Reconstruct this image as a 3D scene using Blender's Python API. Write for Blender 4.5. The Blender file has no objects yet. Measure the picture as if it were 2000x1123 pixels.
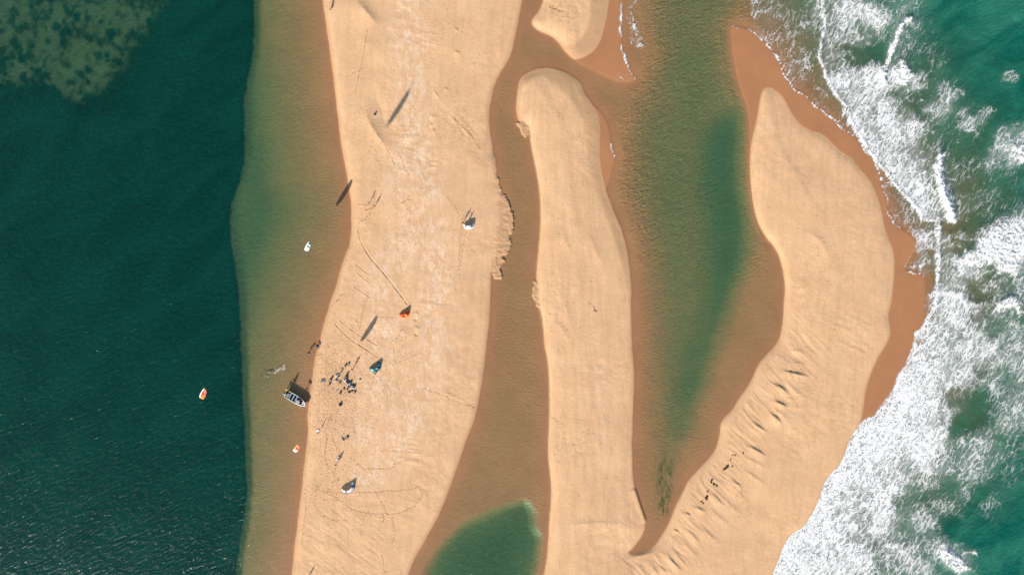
import bpy, bmesh, math, random
import numpy as np
from mathutils import Vector, Matrix
random.seed(7); rng = np.random.RandomState(11)
R = math.radians
S = 0.15                                  # metres per photo pixel on the ground
CX, CY = 1000.0, 561.5
def W(px, py): return ((px-CX)*S, (CY-py)*S)

# ------------------------------------------------------------------ camera, sky, sun, exposure
scn = bpy.context.scene
cam = bpy.data.objects.new("camera", bpy.data.cameras.new("camera"))
scn.collection.objects.link(cam); scn.camera = cam
CAMH = 200.0
cam.location = (0, 0, CAMH); cam.rotation_euler = (0, 0, 0)
cam.data.sensor_width = 36.0; cam.data.lens = 36.0*CAMH/(2000*S)
cam.data.clip_start = 1.0; cam.data.clip_end = 12000.0
ELEV = R(21.1); SUNX, SUNY = -0.47, -0.883          # horizontal direction towards the sun
wd = bpy.data.worlds.new("World"); scn.world = wd; wd.use_nodes = True
nt = wd.node_tree; nt.nodes.clear()
sky = nt.nodes.new("ShaderNodeTexSky"); sky.sky_type = 'NISHITA'; sky.sun_disc = False
sky.sun_elevation = ELEV; sky.sun_rotation = math.atan2(SUNX, SUNY)
bgn = nt.nodes.new("ShaderNodeBackground"); bgn.inputs[1].default_value = 0.085
wo = nt.nodes.new("ShaderNodeOutputWorld")
nt.links.new(sky.outputs[0], bgn.inputs[0]); nt.links.new(bgn.outputs[0], wo.inputs[0])
sl = bpy.data.lights.new("sun", 'SUN'); sl.energy = 5.0; sl.angle = R(0.5); sl.color = (1.0, 0.93, 0.82)
so = bpy.data.objects.new("sun", sl); scn.collection.objects.link(so)
sd = Vector((SUNX*math.cos(ELEV), SUNY*math.cos(ELEV), math.sin(ELEV)))
so.rotation_euler = sd.to_track_quat('Z', 'Y').to_euler(); so.location = (0, 0, 300)
scn.view_settings.view_transform = 'Standard'; scn.view_settings.look = 'None'
scn.view_settings.gamma = 1.0; scn.view_settings.use_curve_mapping = False
scn.view_settings.exposure = 0.95
scn.cycles.transparent_max_bounces = 16

# ------------------------------------------------------------------ node helpers
class NB:
    def __init__(s, name):
        s.m = bpy.data.materials.new(name); s.m.use_nodes = True
        s.t = s.m.node_tree; s.t.nodes.clear()
    def n(s, kind, **kw):
        nd = s.t.nodes.new(kind)
        for k, v in kw.items(): setattr(nd, k, v)
        return nd
    def _in(s, sock, v):
        if v is None: return
        if hasattr(v, 'is_output') or isinstance(v, bpy.types.NodeSocket): s.t.links.new(v, sock)
        else:
            if isinstance(v, tuple) and len(v) == 3 and sock.type == 'RGBA': v = v+(1,)
            sock.default_value = v
    def attr(s, name):
        return s.n("ShaderNodeAttribute", attribute_name=name).outputs['Fac']
    def math(s, op, a, b=None, c=None, clamp=False):
        nd = s.n("ShaderNodeMath", operation=op, use_clamp=clamp)
        s._in(nd.inputs[0], a); s._in(nd.inputs[1], b)
        if c is not None: s._in(nd.inputs[2], c)
        return nd.outputs[0]
    def step(s, v, lo, hi, a=0.0, b=1.0):
        nd = s.n("ShaderNodeMapRange", interpolation_type='SMOOTHSTEP')
        for i, x in enumerate((v, lo, hi, a, b)): s._in(nd.inputs[i], x)
        return nd.outputs[0]
    def mix(s, f, a, b, mode='MIX'):
        nd = s.n("ShaderNodeMix", data_type='RGBA', blend_type=mode)
        s._in(nd.inputs[0], f); s._in(nd.inputs[6], a); s._in(nd.inputs[7], b)
        return nd.outputs[2]
    def coord(s, rot=0.0, scale=(1, 1, 1)):
        tc = s.n("ShaderNodeTexCoord"); mp = s.n("ShaderNodeMapping")
        # rotate first, then stretch: two mappings
        s.t.links.new(tc.outputs['Object'], mp.inputs[0]); mp.inputs['Rotation'].default_value = (0, 0, rot)
        m2 = s.n("ShaderNodeMapping"); s.t.links.new(mp.outputs[0], m2.inputs[0]); m2.inputs['Scale'].default_value = scale
        return m2.outputs[0]
    def noise(s, vec, scale, detail=4, rough=.55, dist=0.0):
        nd = s.n("ShaderNodeTexNoise"); s._in(nd.inputs['Vector'], vec)
        nd.inputs['Scale'].default_value = scale; nd.inputs['Detail'].default_value = detail
        nd.inputs['Roughness'].default_value = rough; nd.inputs['Distortion'].default_value = dist
        return nd
    def bump(s, h, strength=1.0, dist=1.0, nrm=None):
        nd = s.n("ShaderNodeBump"); s._in(nd.inputs['Height'], h)
        s._in(nd.inputs['Strength'], strength); nd.inputs['Distance'].default_value = dist
        if nrm is not None: s._in(nd.inputs['Normal'], nrm)
        return nd.outputs[0]
    def out(s, sh):
        o = s.n("ShaderNodeOutputMaterial"); s.t.links.new(sh, o.inputs[0]); return s.m

def srgb(r, g, b):
    f = lambda c: (c/255/12.92) if c/255 <= .04045 else ((c/255+.055)/1.055)**2.4
    return (f(r), f(g), f(b))

# ------------------------------------------------------------------ numpy field helpers
def poly(pts, smooth=2, closed=True):
    P = np.array(pts, float)
    for _ in range(smooth):
        if closed: Q = np.roll(P, -1, 0); A = P
        else: A = P[:-1]; Q = P[1:]
        N = np.empty((len(A)*2, 2)); N[0::2] = .75*A+.25*Q; N[1::2] = .25*A+.75*Q
        if not closed: N = np.vstack([P[:1], N, P[-1:]])
        P = N
    P = P.copy(); X = (P[:, 0]-CX)*S; Y = (CY-P[:, 1])*S
    return np.stack([X, Y], 1)
def segdist(P, X, Y, closed):
    d2 = np.full(X.shape, 1e12); n = len(P)
    for i in range(n if closed else n-1):
        ax, ay = P[i]; bx, by = P[(i+1) % n]; dx, dy = bx-ax, by-ay; L = dx*dx+dy*dy+1e-12
        t = np.clip(((X-ax)*dx+(Y-ay)*dy)/L, 0, 1)
        d2 = np.minimum(d2, (X-ax-t*dx)**2+(Y-ay-t*dy)**2)
    return np.sqrt(d2)
def sdf(P, X, Y):
    ins = np.zeros(X.shape, bool); n = len(P)
    for i in range(n):
        ax, ay = P[i]; bx, by = P[(i+1) % n]
        if ay == by: continue
        c = ((ay > Y) != (by > Y)) & (X < (bx-ax)*(Y-ay)/(by-ay)+ax)
        ins ^= c
    d = segdist(P, X, Y, True)
    return np.where(ins, d, -d)
def ss(v, lo, hi):
    t = np.clip((v-lo)/(hi-lo), 0, 1); return t*t*(3-2*t)
_lat = rng.rand(256, 256)
def vnoise(x, y, k=0):
    xi = np.floor(x).astype(int); yi = np.floor(y).astype(int); fx = x-xi; fy = y-yi
    fx = fx*fx*(3-2*fx); fy = fy*fy*(3-2*fy); o = k*37
    g = lambda a, b: _lat[(a+o) & 255, (b+o*3) & 255]
    return (g(xi, yi)*(1-fx)+g(xi+1, yi)*fx)*(1-fy)+(g(xi, yi+1)*(1-fx)+g(xi+1, yi+1)*fx)*fy
def fbm(x, y, o=4, k=0, r=.5):
    s = 0; a = 1; t = 0
    for i in range(o):
        s = s+a*vnoise(x*2**i, y*2**i, k+i); t += a; a *= r
    return s/t-.5
def rot(X, Y, a): c, s = math.cos(a), math.sin(a); return X*c+Y*s, -X*s+Y*c

# coarse field grid (0.5 m) bilinearly read by every mesh
GX = np.arange(-172, 172.01, .5); GY = np.arange(-106, 106.01, .5)
gx, gy = np.meshgrid(GX, GY)
def samp(F, X, Y):
    u = np.clip((X-GX[0])/.5, 0, len(GX)-1.001); v = np.clip((Y-GY[0])/.5, 0, len(GY)-1.001)
    i = u.astype(int); j = v.astype(int); u = u-i; v = v-j
    return (F[j, i]*(1-u)+F[j, i+1]*u)*(1-v)+(F[j+1, i]*(1-u)+F[j+1, i+1]*u)*v

# ------------------------------------------------------------------ traced outlines (photo pixels)
D1 = [(612,-300),(626,-40),(630,0),(639,62),(650,140),(656,200),(661,240),(666,281),(675,331),(684,381),(687,431),(686,468),(675,496),(665,526),(655,562),(645,587),(635,624),(625,662),(617,692),(611,722),(609,747),(602,787),(601,812),(602,842),(599,867),(594,917),(587,967),(582,1017),(575,1067),(569,1123),(560,1200),(540,1450),
 (745,1450),(775,1180),(797,1123),(810,1087),(830,1054),(855,1012),(867,982),(882,942),(900,892),(917,842),(925,824),(937,774),(945,724),(950,674),(957,624),(959,562),(960,531),(963,515),(975,500),(972,460),(980,440),(984,420),(975,400),(982,385),(978,370),(968,350),(971,335),(968,318),(963,300),(962,281),(958,262),(955,235),(956,212),(961,180),(967,162),(983,135),(1000,107),(1007,70),(1013,40),(1020,0),(1030,-40),(1050,-300)]
D2 = [(1090,-300),(1070,-40),(1061,0),(1054,20),(1040,35),(1037,47),(1050,61),(1075,70),(1090,82),(1100,97),(1112,110),(1122,119),(1140,116),(1162,100),(1174,80),(1178,62),(1187,32),(1189,0),(1191,-40),(1200,-300)]
D2i = [(1090,-300),(1074,-40),(1064,0),(1057,22),(1043,37),(1041,47),(1052,58),(1078,68),(1094,80),(1110,90),(1124,87),(1138,74),(1150,50),(1153,0),(1156,-40),(1160,-300)]
D3L = [(1262,1022),(1247,979),(1236,942),(1234,892),(1235,842),(1237,787),(1239,737),(1236,687),(1232,637),(1232,587),(1234,561),(1229,518),(1225,481),(1212,443),(1197,406),(1182,368),(1172,318),(1171,281),(1172,232),(1160,207),(1140,182),(1132,160),(1112,145),(1087,135),(1062,131),(1030,140),(1012,155),(1009,187),(1007,212),(1012,240),(1032,245),(1036,270),(1037,281),(1047,331),(1054,368),(1056,418),(1054,456),(1051,493),(1047,531),(1049,561),(1051,592),(1060,612),(1062,642),(1062,675),(1072,717),(1074,775),(1071,842),(1070,892),(1075,930),(1077,967),(1072,1017),(1072,1067),(1062,1123),(1050,1200),(1040,1450)]
D4 = D3L + [(1440,1450),(1480,1200),(1510,1122),(1522,1092),(1532,1064),(1547,1042),(1567,1034),(1582,1012),(1600,979),(1610,942),(1632,917),(1648,895),(1656,868),(1668,845),(1680,827),(1686,799),(1690,762),(1700,732),(1712,702),(1732,672),(1740,649),(1732,619),(1740,592),(1744,561),(1747,518),(1745,493),(1735,468),(1726,443),(1722,411),(1712,381),(1700,353),(1675,328),(1662,308),(1642,298),(1625,280),(1607,262),(1582,257),(1562,245),(1545,222),(1535,200),(1525,185),(1507,172),(1492,172),(1485,185),(1480,225),(1470,270),(1467,281),(1464,331),(1467,368),(1472,406),(1482,441),(1497,466),(1510,478),(1522,501),(1530,531),(1533,562),(1530,612),(1525,657),(1515,674),(1500,690),(1480,712),(1467,747),(1445,775),(1430,800),(1407,822),(1406,850),(1397,880),(1375,905),(1350,930),(1335,955),(1322,982),(1309,1015),(1300,1032),(1287,1054),(1270,1074),(1240,1084),(1225,1079),(1237,1070),(1257,1042)]
D3i = [(1060,150),(1042,152),(1020,170),(1013,190),(1014,230),(1034,243),(1038,281),(1049,331),(1056,368),(1058,418),(1056,470),(1050,531),(1052,592),(1063,642),(1074,717),(1075,842),(1072,892),(1078,967),(1074,1067),(1060,1200),(1220,1200),(1231,842),(1233,687),(1227,561),(1215,518),(1200,468),(1175,406),(1162,363),(1150,318),(1147,281),(1145,270),(1140,240),(1125,212),(1107,187),(1075,160)]
WF1 = [(1100,-300),(1214,-300),(1214,0),(1212,30),(1213,90),(1222,120),(1235,145),(1243,157),(1212,161),(1180,147),(1150,132),(1118,117),(1130,60)]
WF2 = [(1100,140),(1136,160),(1140,180),(1155,202),(1175,222),(1190,250),(1192,281),(1197,296),(1201,308),(1195,331),(1190,351),(1184,368),(1175,350),(1150,250)]
SW = [(1462,58),(1477,67),(1500,92),(1512,107),(1527,132),(1532,148),(1540,160),(1550,175),(1572,185),(1587,203),(1600,215),(1625,230),(1640,250),(1652,257),(1672,270),(1690,295),(1707,312),(1717,340),(1722,366),(1732,391),(1730,406),(1739,421),(1745,438),(1762,449),(1790,468),(1787,485),(1777,505),(1766,522),(1772,533),(1800,533),(1806,545),(1808,570),(1804,600),(1808,620),(1800,644),(1784,682),(1767,722),(1757,732),(1747,759),(1735,782),(1715,814),(1695,819),(1677,837),(1660,852),(1650,899),(1632,917),(1610,942),(1600,979),(1582,1012),(1567,1034),(1547,1042),(1532,1064),(1522,1092),(1510,1122),(1480,1200),(1440,1450)]
WF3 = [(1427,50),(1445,54)] + SW + [(1400,1450),(1560,700),(1600,400),(1500,300),(1470,368),(1464,331),(1465,281),(1465,240),(1459,205),(1447,172),(1437,135),(1431,95)]
DROP = [(494,-300),(490,-40),(491,0),(496,50),(492,100),(480,150),(472,200),(473,250),(475,281),(467,343),(447,401),(444,443),(450,493),(462,561),(467,650),(470,737),(477,842),(482,942),(475,1029),(465,1080),(460,1123),(450,1450),(-900,1450),(-900,-300)]
SHOAL = [(-400,-300),(380,-300),(358,0),(320,45),(300,75),(270,115),(240,155),(205,200),(175,232),(130,215),(80,185),(20,190),(-400,180)]
POOLM = [(1255,-300),(1265,0),(1270,60),(1275,110),(1250,170),(1235,200),(1215,300),(1218,370),(1240,430),(1252,480),(1260,561),(1262,640),(1264,740),(1262,842),(1270,900),(1280,960),(1297,1005),(1309,985),(1324,940),(1341,892),(1356,842),(1366,812),(1382,774),(1400,724),(1414,687),(1430,644),(1446,600),(1460,561),(1478,518),(1500,481),(1510,443),(1505,401),(1500,356),(1502,281),(1500,225),(1492,195),(1480,165),(1470,130),(1465,87),(1462,50),(1460,0),(1460,-300)]
POOLD = [(1462,205),(1432,212),(1412,228),(1392,245),(1378,290),(1372,360),(1380,420),(1385,480),(1392,540),(1380,600),(1362,680),(1340,740),(1325,800),(1330,850),(1350,815),(1372,765),(1395,690),(1412,640),(1436,561),(1452,518),(1464,470),(1466,440),(1456,380),(1455,281)]
POOLB = [(1042,1450),(1048,1123),(1057,1080),(1057,1050),(1052,1042),(1046,1030),(1044,1008),(1041,990),(1030,978),(1018,976),(1000,980),(962,997),(925,1012),(900,1027),(870,1054),(845,1087),(827,1122),(800,1450)]
LEDGE = [(960,330),(972,338),(978,372),(988,388),(996,402),(1001,421),(1004,447),(995,462),(1001,480),(992,495),(980,500),(988,512),(975,520),(981,535),(980,545),(966,545),(957,520),(955,440)]
LEDGE2 = [(1005,238),(1032,240),(1034,262),(1026,273),(1020,266),(1016,252)]
LEDGE3 = [(1046,530),(1042,555),(1040,580),(1048,600),(1056,600)]

f1, f2, f4 = [sdf(poly(p), gx, gy) for p in (D1, D2, D4)]
land = np.maximum(np.maximum(f1, f2), f4)
# ragged eroding edge on the channel side of the main bar
edge_m = ss(fbm(gx/6, gy/6, 2, 3), -.3, .1)*ss(gx, -7.5, -5)*ss(-gx, 0, 6)*ss(gy, -4, 5)
land = land + fbm(gx/2.2, gy/2.2, 3, 5)*.9*edge_m
land = land + fbm(gx/5, gy/5, 3, 9)*.5
led = np.maximum(np.maximum(sdf(poly(LEDGE, 1), gx, gy), sdf(poly(LEDGE2, 1), gx, gy)), sdf(poly(LEDGE3, 1), gx, gy))
inner = np.maximum(np.maximum(f1-.9, sdf(poly(D2i), gx, gy)), 0*gx-50)
d3i = sdf(poly(D3i), gx, gy)
# dry part of D4 / lower D3 = everything of the polygon except the damp cap of D3
capz = (gx < 36.5) & (gy > -40)
inner = np.maximum(inner, np.where(capz, d3i, f4-.45))
swl = sdf(poly(WF3), gx, gy)
wf = np.maximum(np.maximum(sdf(poly(WF1), gx, gy), sdf(poly(WF2), gx, gy)), swl)
drop = sdf(poly(DROP), gx, gy); shoal = sdf(poly(SHOAL), gx, gy)
poolm = sdf(poly(POOLM), gx, gy); poold = sdf(poly(POOLD), gx, gy); poolb = sdf(poly(POOLB), gx, gy)
emer = np.maximum(land, wf)
sea_shore = segdist(poly(SW, 1, False), gx, gy, False)
swx = np.interp(gy, poly(SW, 0)[::-1, 1], poly(SW, 0)[::-1, 0])
sea_side = ss(gx-swx, -2, 4)*ss(gx, 66, 70)
lag = ss(-gx, 42, 52)

def depth_field():
    s = np.maximum(-emer, 0)
    d = .03+.22*(1-np.exp(-s/4.0))
    d = d+lag*np.minimum(.010*s+.0013*s*s, 1.25)
    wob = fbm(gx/7, gy/7, 3, 21)*2.0
    d = d+(ss(poolm+wob*.7, -2, 11)*.66*(1-sea_side)*(1-np.exp(-s/3.2)))+ss(poold+wob*1.2, -5, 8)*.95*(1-np.exp(-s/2.2))
    d = d+ss(poolb+wob*.9, -1.2, 3.0)*1.0+ss(poolb+wob, 0, 12)*.6
    deep = ss(drop+wob*.35+fbm(gx/2, gy/2, 3, 171)*1.0, -2.0, 2.8)*4.6+ss(drop, 0, 30)*2
    sh = ss(shoal+wob*1.6, -13.0, 6.0)
    d = d+deep*(1-.90*sh*np.clip(.90+.8*fbm(gx/2.5+gy/5, gy/3-gx/5, 5, 151, .7), .78, .98))-.55*sh
    d = d+sea_side*(.018*sea_shore+.00085*sea_shore**2)*(1+fbm(gx/16, gy/16, 3, 33)*.8)
    return d, sh
DEPTH, SHM = depth_field()
# profile above water, steeper where the bank faces west
sm = gx*0+1
gxx = np.gradient(np.maximum(land, 0), .5, axis=1)
k = np.ones(9)/9
blur = lambda A: np.apply_along_axis(lambda r: np.convolve(np.pad(r, 4, 'edge'), k, 'valid'), 0, np.apply_along_axis(lambda r: np.convolve(np.pad(r, 4, 'edge'), k, 'valid'), 1, A))
gxs = blur(gxx); west = ss(gxs, -.4, .7)
wl = 6.0*(1-west)+1.7*west; hl = .38*(1-west)+.42*west
LANDZ = hl*(1-np.exp(-np.maximum(land, 0)/wl))+.25*(1-np.exp(-np.maximum(land, 0)/14))
LANDZ = LANDZ*(1+0*sm)

def ridge(X, Y, Z, pts, A, ws, wg, taper=.45):
    """crest: gentle side towards the sun (south-west), steep side away from it"""
    P = poly(pts, 2, False); x0, x1 = P[:, 0].min()-4*wg-1, P[:, 0].max()+4*wg+1
    y0, y1 = P[:, 1].min()-4*wg-1, P[:, 1].max()+4*wg+1
    c = (X[0] > x0) & (X[0] < x1); r = (Y[:, 0] > y0) & (Y[:, 0] < y1)
    if not c.any() or not r.any(): return
    ci = np.where(c)[0]; ri = np.where(r)[0]; sl_ = (slice(ri[0], ri[-1]+1), slice(ci[0], ci[-1]+1))
    x, y = X[sl_], Y[sl_]
    seg = np.linalg.norm(np.diff(P, axis=0), axis=1); cum = np.r_[0, np.cumsum(seg)]; L = cum[-1]
    best = np.full(x.shape, 1e9); sg = np.ones(x.shape); al = np.zeros(x.shape)
    for i in range(len(P)-1):
        ax, ay = P[i]; dx, dy = P[i+1]-P[i]; l2 = dx*dx+dy*dy+1e-9
        t = np.clip(((x-ax)*dx+(y-ay)*dy)/l2, 0, 1); ox = x-ax-t*dx; oy = y-ay-t*dy; d = ox*ox+oy*oy
        m = d < best; best = np.where(m, d, best); al = np.where(m, cum[i]+t*seg[i], al)
        sg = np.where(m, np.sign(ox*.47+oy*.883), sg)
    d = np.sqrt(best); w = np.where(sg > 0, ws, wg)
    tp = ss(al/L, 0, taper)*ss(1-al/L, 0, taper)
    Z[sl_] += A*.70*tp*np.exp(-(d/w)**1.4)

RIDGES = [
 ([(1518,722),(1531,725),(1552,729),(1565,732),(1582,737)],.42,.35,1.8),
 ([(1500,745),(1521,755),(1531,762),(1542,775)],.45,.40,2.0),
 ([(1502,779),(1515,784),(1525,789),(1542,796)],.40,.35,1.6),
 ([(1497,803),(1509,811),(1518,819),(1526,832)],.48,.45,2.0),
 ([(1464,820),(1481,833),(1499,846)],.36,.30,1.6),
 ([(1532,707),(1548,709),(1565,711),(1582,713)],.14,.6,1.6),
 ([(1536,684),(1552,685),(1570,689)],.14,.5,1.0),
 ([(1522,737),(1538,750),(1552,763),(1568,778)],.20,1.0,.9),
 ([(1500,790),(1512,800),(1530,812),(1545,835)],.18,.9,.9),
 ([(1352,985),(1369,994),(1379,1000)],.30,.28,1.2), ([(1336,998),(1349,1007)],.28,.28,1.0),
 ([(1313,1031),(1325,1039)],.26,.28,.9), ([(1335,1029),(1353,1045),(1369,1063)],.20,.35,1.3),
 ([(1296,1076),(1317,1100),(1335,1117)],.36,.35,1.5), ([(1303,1066),(1318,1078),(1330,1093),(1345,1110)],.18,.4,1.2),
 ([(1284,1100),(1304,1121)],.26,.35,1.2), ([(1385,958),(1401,973),(1413,989)],.24,.32,1.3),
 ([(1423,932),(1441,946),(1451,956)],.30,.32,1.3), ([(1452,866),(1475,877),(1500,893)],.36,.32,1.5),
 ([(1357,1019),(1385,1043),(1413,1065)],.16,.4,1.2), ([(1322,1045),(1345,1068),(1368,1095)],.18,.4,1.2),
 ([(1375,985),(1400,1005),(1430,1030)],.14,.4,1.2), ([(1395,955),(1425,985),(1455,1010)],.14,.4,1.2),
 ([(1405,925),(1435,955),(1470,990)],.14,.4,1.3), ([(1435,905),(1465,925),(1500,950)],.16,.4,1.3),
 ([(1440,885),(1470,900),(1505,918)],.14,.4,1.2), ([(1260,1085),(1275,1105),(1290,1130)],.2,.4,1.2),
 ([(1240,1092),(1252,1108),(1262,1130)],.16,.4,1.2),
 ([(1218,1092),(1245,1085),(1275,1078),(1292,1062)],.22,.5,1.0),
 ([(1238,950),(1246,975),(1255,1000),(1263,1022)],.34,.30,1.2,.12), 
 ([(692,-10),(700,8),(712,20),(732,45),(748,58)],.55,1.4,3.0), ([(690,60),(720,90),(765,110)],.22,2.6,2.6),
 ([(713,204),(718,225),(725,246),(735,262),(746,276),(760,292),(775,310)],.34,1.2,1.2),
 ([(731,150),(734,180),(738,200),(745,215),(749,237),(765,252),(790,270)],-.26,1.4,2.0),
 ([(806,610),(815,612),(822,614)],.16,.35,1.0), ([(806,636),(816,640),(824,644)],.16,.35,1.0),
 ([(809,621),(816,626)],-.22,.4,.3), ([(808,650),(818,655)],-.25,.35,.3),
 ([(868,222),(890,238),(915,262),(935,285)],.10,.3,.4), ([(880,215),(905,238),(925,262),(940,275)],.10,.3,.4),
 ([(845,175),(855,190),(862,197)],.14,.35,.6), ([(838,225),(850,232)],.18,.4,.8), ([(838,243),(848,248)],.18,.4,.8),
 ([(842,255),(852,258)],.18,.4,.8), ([(884,103),(902,106)],.2,.5,1.0), ([(885,55),(898,65)],.16,.4,.8), ([(868,172),(876,180)],.15,.4,.8),
 ([(1076,640),(1090,630),(1105,650),(1112,680)],.12,.8,1.4), ([(1090,560),(1102,590),(1112,630),(1120,655)],.16,1.2,1.6),
 ([(1145,450),(1160,475),(1165,500),(1178,520)],.14,.7,1.6), ([(1100,445),(1108,480),(1118,505)],.16,.8,1.8),
 ([(1085,1020),(1130,1022),(1170,1018),(1230,1028)],.14,.7,1.6),
 ([(1560,450),(1580,455),(1600,470),(1612,490),(1622,520)],.22,1.0,2.4), ([(1540,330),(1560,345),(1600,360)],.12,1.2,3.0),
]
ridge_tr = [([(r[0]-0, r[1]) for r in a[0]],)+tuple(a[1:]) for a in RIDGES]
GROOVES = [
 ([(700,448),(703,465),(712,485),(725,505),(745,527),(760,545),(775,565),(788,582),(796,594)],.07,1.6),
 ([(655,632),(672,650),(690,665),(706,675),(722,685),(738,697)],.05,1.4),
 ([(665,625),(682,640),(700,652),(718,662),(737,673)],.05,0), ([(692,560),(712,572),(724,581)],.05,0),
 ([(695,516),(708,526),(722,537)],.05,0), ([(696,530),(714,545),(735,562)],.05,0), ([(687,552),(697,562)],.05,0),
 ([(768,712),(785,703),(800,698),(812,692),(823,685)],.05,0), ([(770,680),(771,695),(774,706)],.04,0),
 ([(720,60),(716,82),(709,120),(700,160),(695,185)],.04,0), ([(693,222),(705,214),(714,207)],.03,0),
 ([(700,399),(710,398),(720,400)],.06,1.8), ([(714,410),(722,407),(729,404)],.05,1.2),
 ([(746,1080),(750,1090),(750,1115),(760,1113)],.04,0),
]
TRAILS = [
 ([(618,955),(650,960),(700,961),(750,958),(800,956),(818,948),(825,958),(823,968),(812,985),(795,995),(770,1003),(750,1002),(720,1002),(705,998)],2.6),
 ([(705,998),(690,993),(680,990),(670,980),(650,965),(630,960)],3.2), ([(745,1002),(752,1010),(748,1018)],1.5),
 ([(765,1010),(771,1030),(772,1050),(765,1060),(768,1062)],3), ([(612,980),(620,995),(635,1008),(650,1015),(680,1014)],3),
 ([(700,905),(712,915),(720,930),(732,955),(742,975),(750,990),(760,1008)],3.5), ([(712,914),(725,913),(745,914),(762,914),(770,909)],2.2),
 ([(770,905),(790,900),(802,893)],3), ([(740,878),(790,880),(822,884)],3), ([(700,905),(690,896),(682,890)],3),
 ([(640,845),(636,870),(634,890),(637,905)],2.2), ([(648,915),(653,928),(660,934),(665,935)],2.2), ([(600,945),(596,965),(598,990),(594,1020),(590,1060)],4),
 ([(870,765),(890,772),(905,782),(925,795)],3), ([(830,760),(860,768),(885,782),(930,797)],3),
 ([(740,618),(755,620),(775,620)],3), ([(733,380),(725,420),(705,432),(697,440)],2.6), ([(646,600),(660,585),(668,575),(676,570)],2.6),
 ([(775,660),(783,645),(788,640)],2.2), ([(668,890),(655,870),(650,850)],3), ([(905,420),(900,450),(895,520),(898,560)],4),
 ([(912,445),(905,480),(895,530)],5), ([(870,380),(885,400),(900,425)],4), ([(720,575),(710,600),(703,640)],3),
 ([(620,835),(610,832),(604,836)],2.2), ([(780,300),(790,330),(800,345)],3.5), ([(740,265),(760,300),(775,330)],3),
 ([(800,390),(790,393),(782,400)],1.8), ([(900,235),(912,252),(925,272),(938,292)],2.0), ([(886,228),(896,250),(906,270)],2.2),
 ([(1148,592),(1158,597),(1163,608)],3), ([(1075,815),(1090,822),(1100,830)],4), ([(1072,15),(1085,20),(1098,26)],2),
 ([(680,150),(700,140),(720,132)],4),
]

def lin(a, b, st): return np.arange(a, b-1e-6, st)
def outer(x, r=1.35, n=13, st=4.0):
    o = []; s_ = st
    for _ in range(n): x += s_; o.append(x); s_ *= r
    return np.array(o)
def mesh_grid(name, X, Y, Z, mask=None):
    ny, nx = X.shape; idx = np.arange(nx*ny).reshape(ny, nx)
    q = np.stack([idx[:-1, :-1], idx[:-1, 1:], idx[1:, 1:], idx[1:, :-1]], -1).reshape(-1, 4)
    if mask is not None:
        fm = (mask[:-1, :-1] | mask[:-1, 1:] | mask[1:, 1:] | mask[1:, :-1]).reshape(-1); q = q[fm]
    used = np.zeros(nx*ny, bool); used[q.reshape(-1)] = True
    remap = np.cumsum(used)-1; q = remap[q]
    co = np.stack([X.ravel(), Y.ravel(), Z.ravel()], 1)[used].astype(np.float32)
    me = bpy.data.meshes.new(name)
    me.vertices.add(len(co)); me.vertices.foreach_set('co', co.ravel())
    me.loops.add(len(q)*4); me.loops.foreach_set('vertex_index', q.ravel().astype(np.int32))
    me.polygons.add(len(q)); me.polygons.foreach_set('loop_start', (np.arange(len(q))*4).astype(np.int32))
    me.polygons.foreach_set('use_smooth', np.ones(len(q), bool))
    me.update(calc_edges=True)
    ob = bpy.data.objects.new(name, me); scn.collection.objects.link(ob)
    return ob, used
def add_attr(ob, used, name, F):
    a = ob.data.attributes.new(name, 'FLOAT', 'POINT')
    a.data.foreach_set('value', np.ascontiguousarray(F.ravel()[used].astype(np.float32)))

# ------------------------------------------------------------------ terrain: one sheet, bars, banks, beds
xs = np.r_[-outer(166)[::-1], lin(-166, -66, .6), lin(-66, .6, .15), lin(.6, 112, .25), lin(112, 166, .5), outer(166)]
ys = np.r_[-outer(98)[::-1], lin(-98, 98, .2), outer(98)]
X, Y = np.meshgrid(xs, ys)
L_ = samp(land, X, Y); E_ = samp(emer, X, Y); DP = samp(DEPTH, X, Y); LE_ = samp(led, X, Y); IN = samp(inner, X, Y)
Xw, Yw = X, Y
DP = np.where(DP > 1.2, 1.2+(DP-1.2)*.05, DP)
lm = ss(L_, -.2, 1.5)
flat = .02+.05*np.clip(np.maximum(E_, 0)/6, 0, 1)
Z = np.where(L_ > 0, .03+samp(LANDZ, X, Y), np.where(E_ > 0, np.minimum(flat, .012+.02*E_), -DP))
bl = ss(E_, -.5, .15)
Z = np.where(E_ < .15, (-DP)*(1-bl)+.012*bl, Z)
# eroding ledges beside the main bar
blk = fbm(X/1.0, Y/.9, 3, 41)
lz = .07+.06*ss(blk, -.05, .02)+.04*fbm(X/.6, Y/2.2, 2, 45)
lm2 = ss(LE_+blk*1.3, -.15, .25)
Z = Z*(1-lm2)+np.maximum(Z, lz)*lm2
# scour scallops on the bed next to the ledge
sc = ss(X, -8, -5)*ss(-X, -6, 3)*ss(Y, -6, 10)*ss(-L_, -.1, .4)
ux, uy = rot(X, Y, R(35)); Z += sc*.05*np.abs(fbm(ux/1.0, uy/2.2, 3, 51))*2
# rolling relief, wind ripples and low dunes on the dry bars
Z += lm*(.26*fbm(X/9, Y/9, 3, 1)+.10*fbm(X/1.6, Y/1.6, 4, 2)*ss(fbm(X/12, Y/12, 2, 8), -.12, .2)+.012*fbm(X/.5, Y/.5, 2, 6))
mid = ss(X, -43, -30)*ss(-X, 14, 24)
u, v = rot(X, Y, R(-8)); Z += mid*ss(L_, 2, 7)*.17*fbm(u/5.0, v/1.4, 3, 61)*ss(fbm(X/8, Y/8, 2, 63), -.05, .25)
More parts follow.
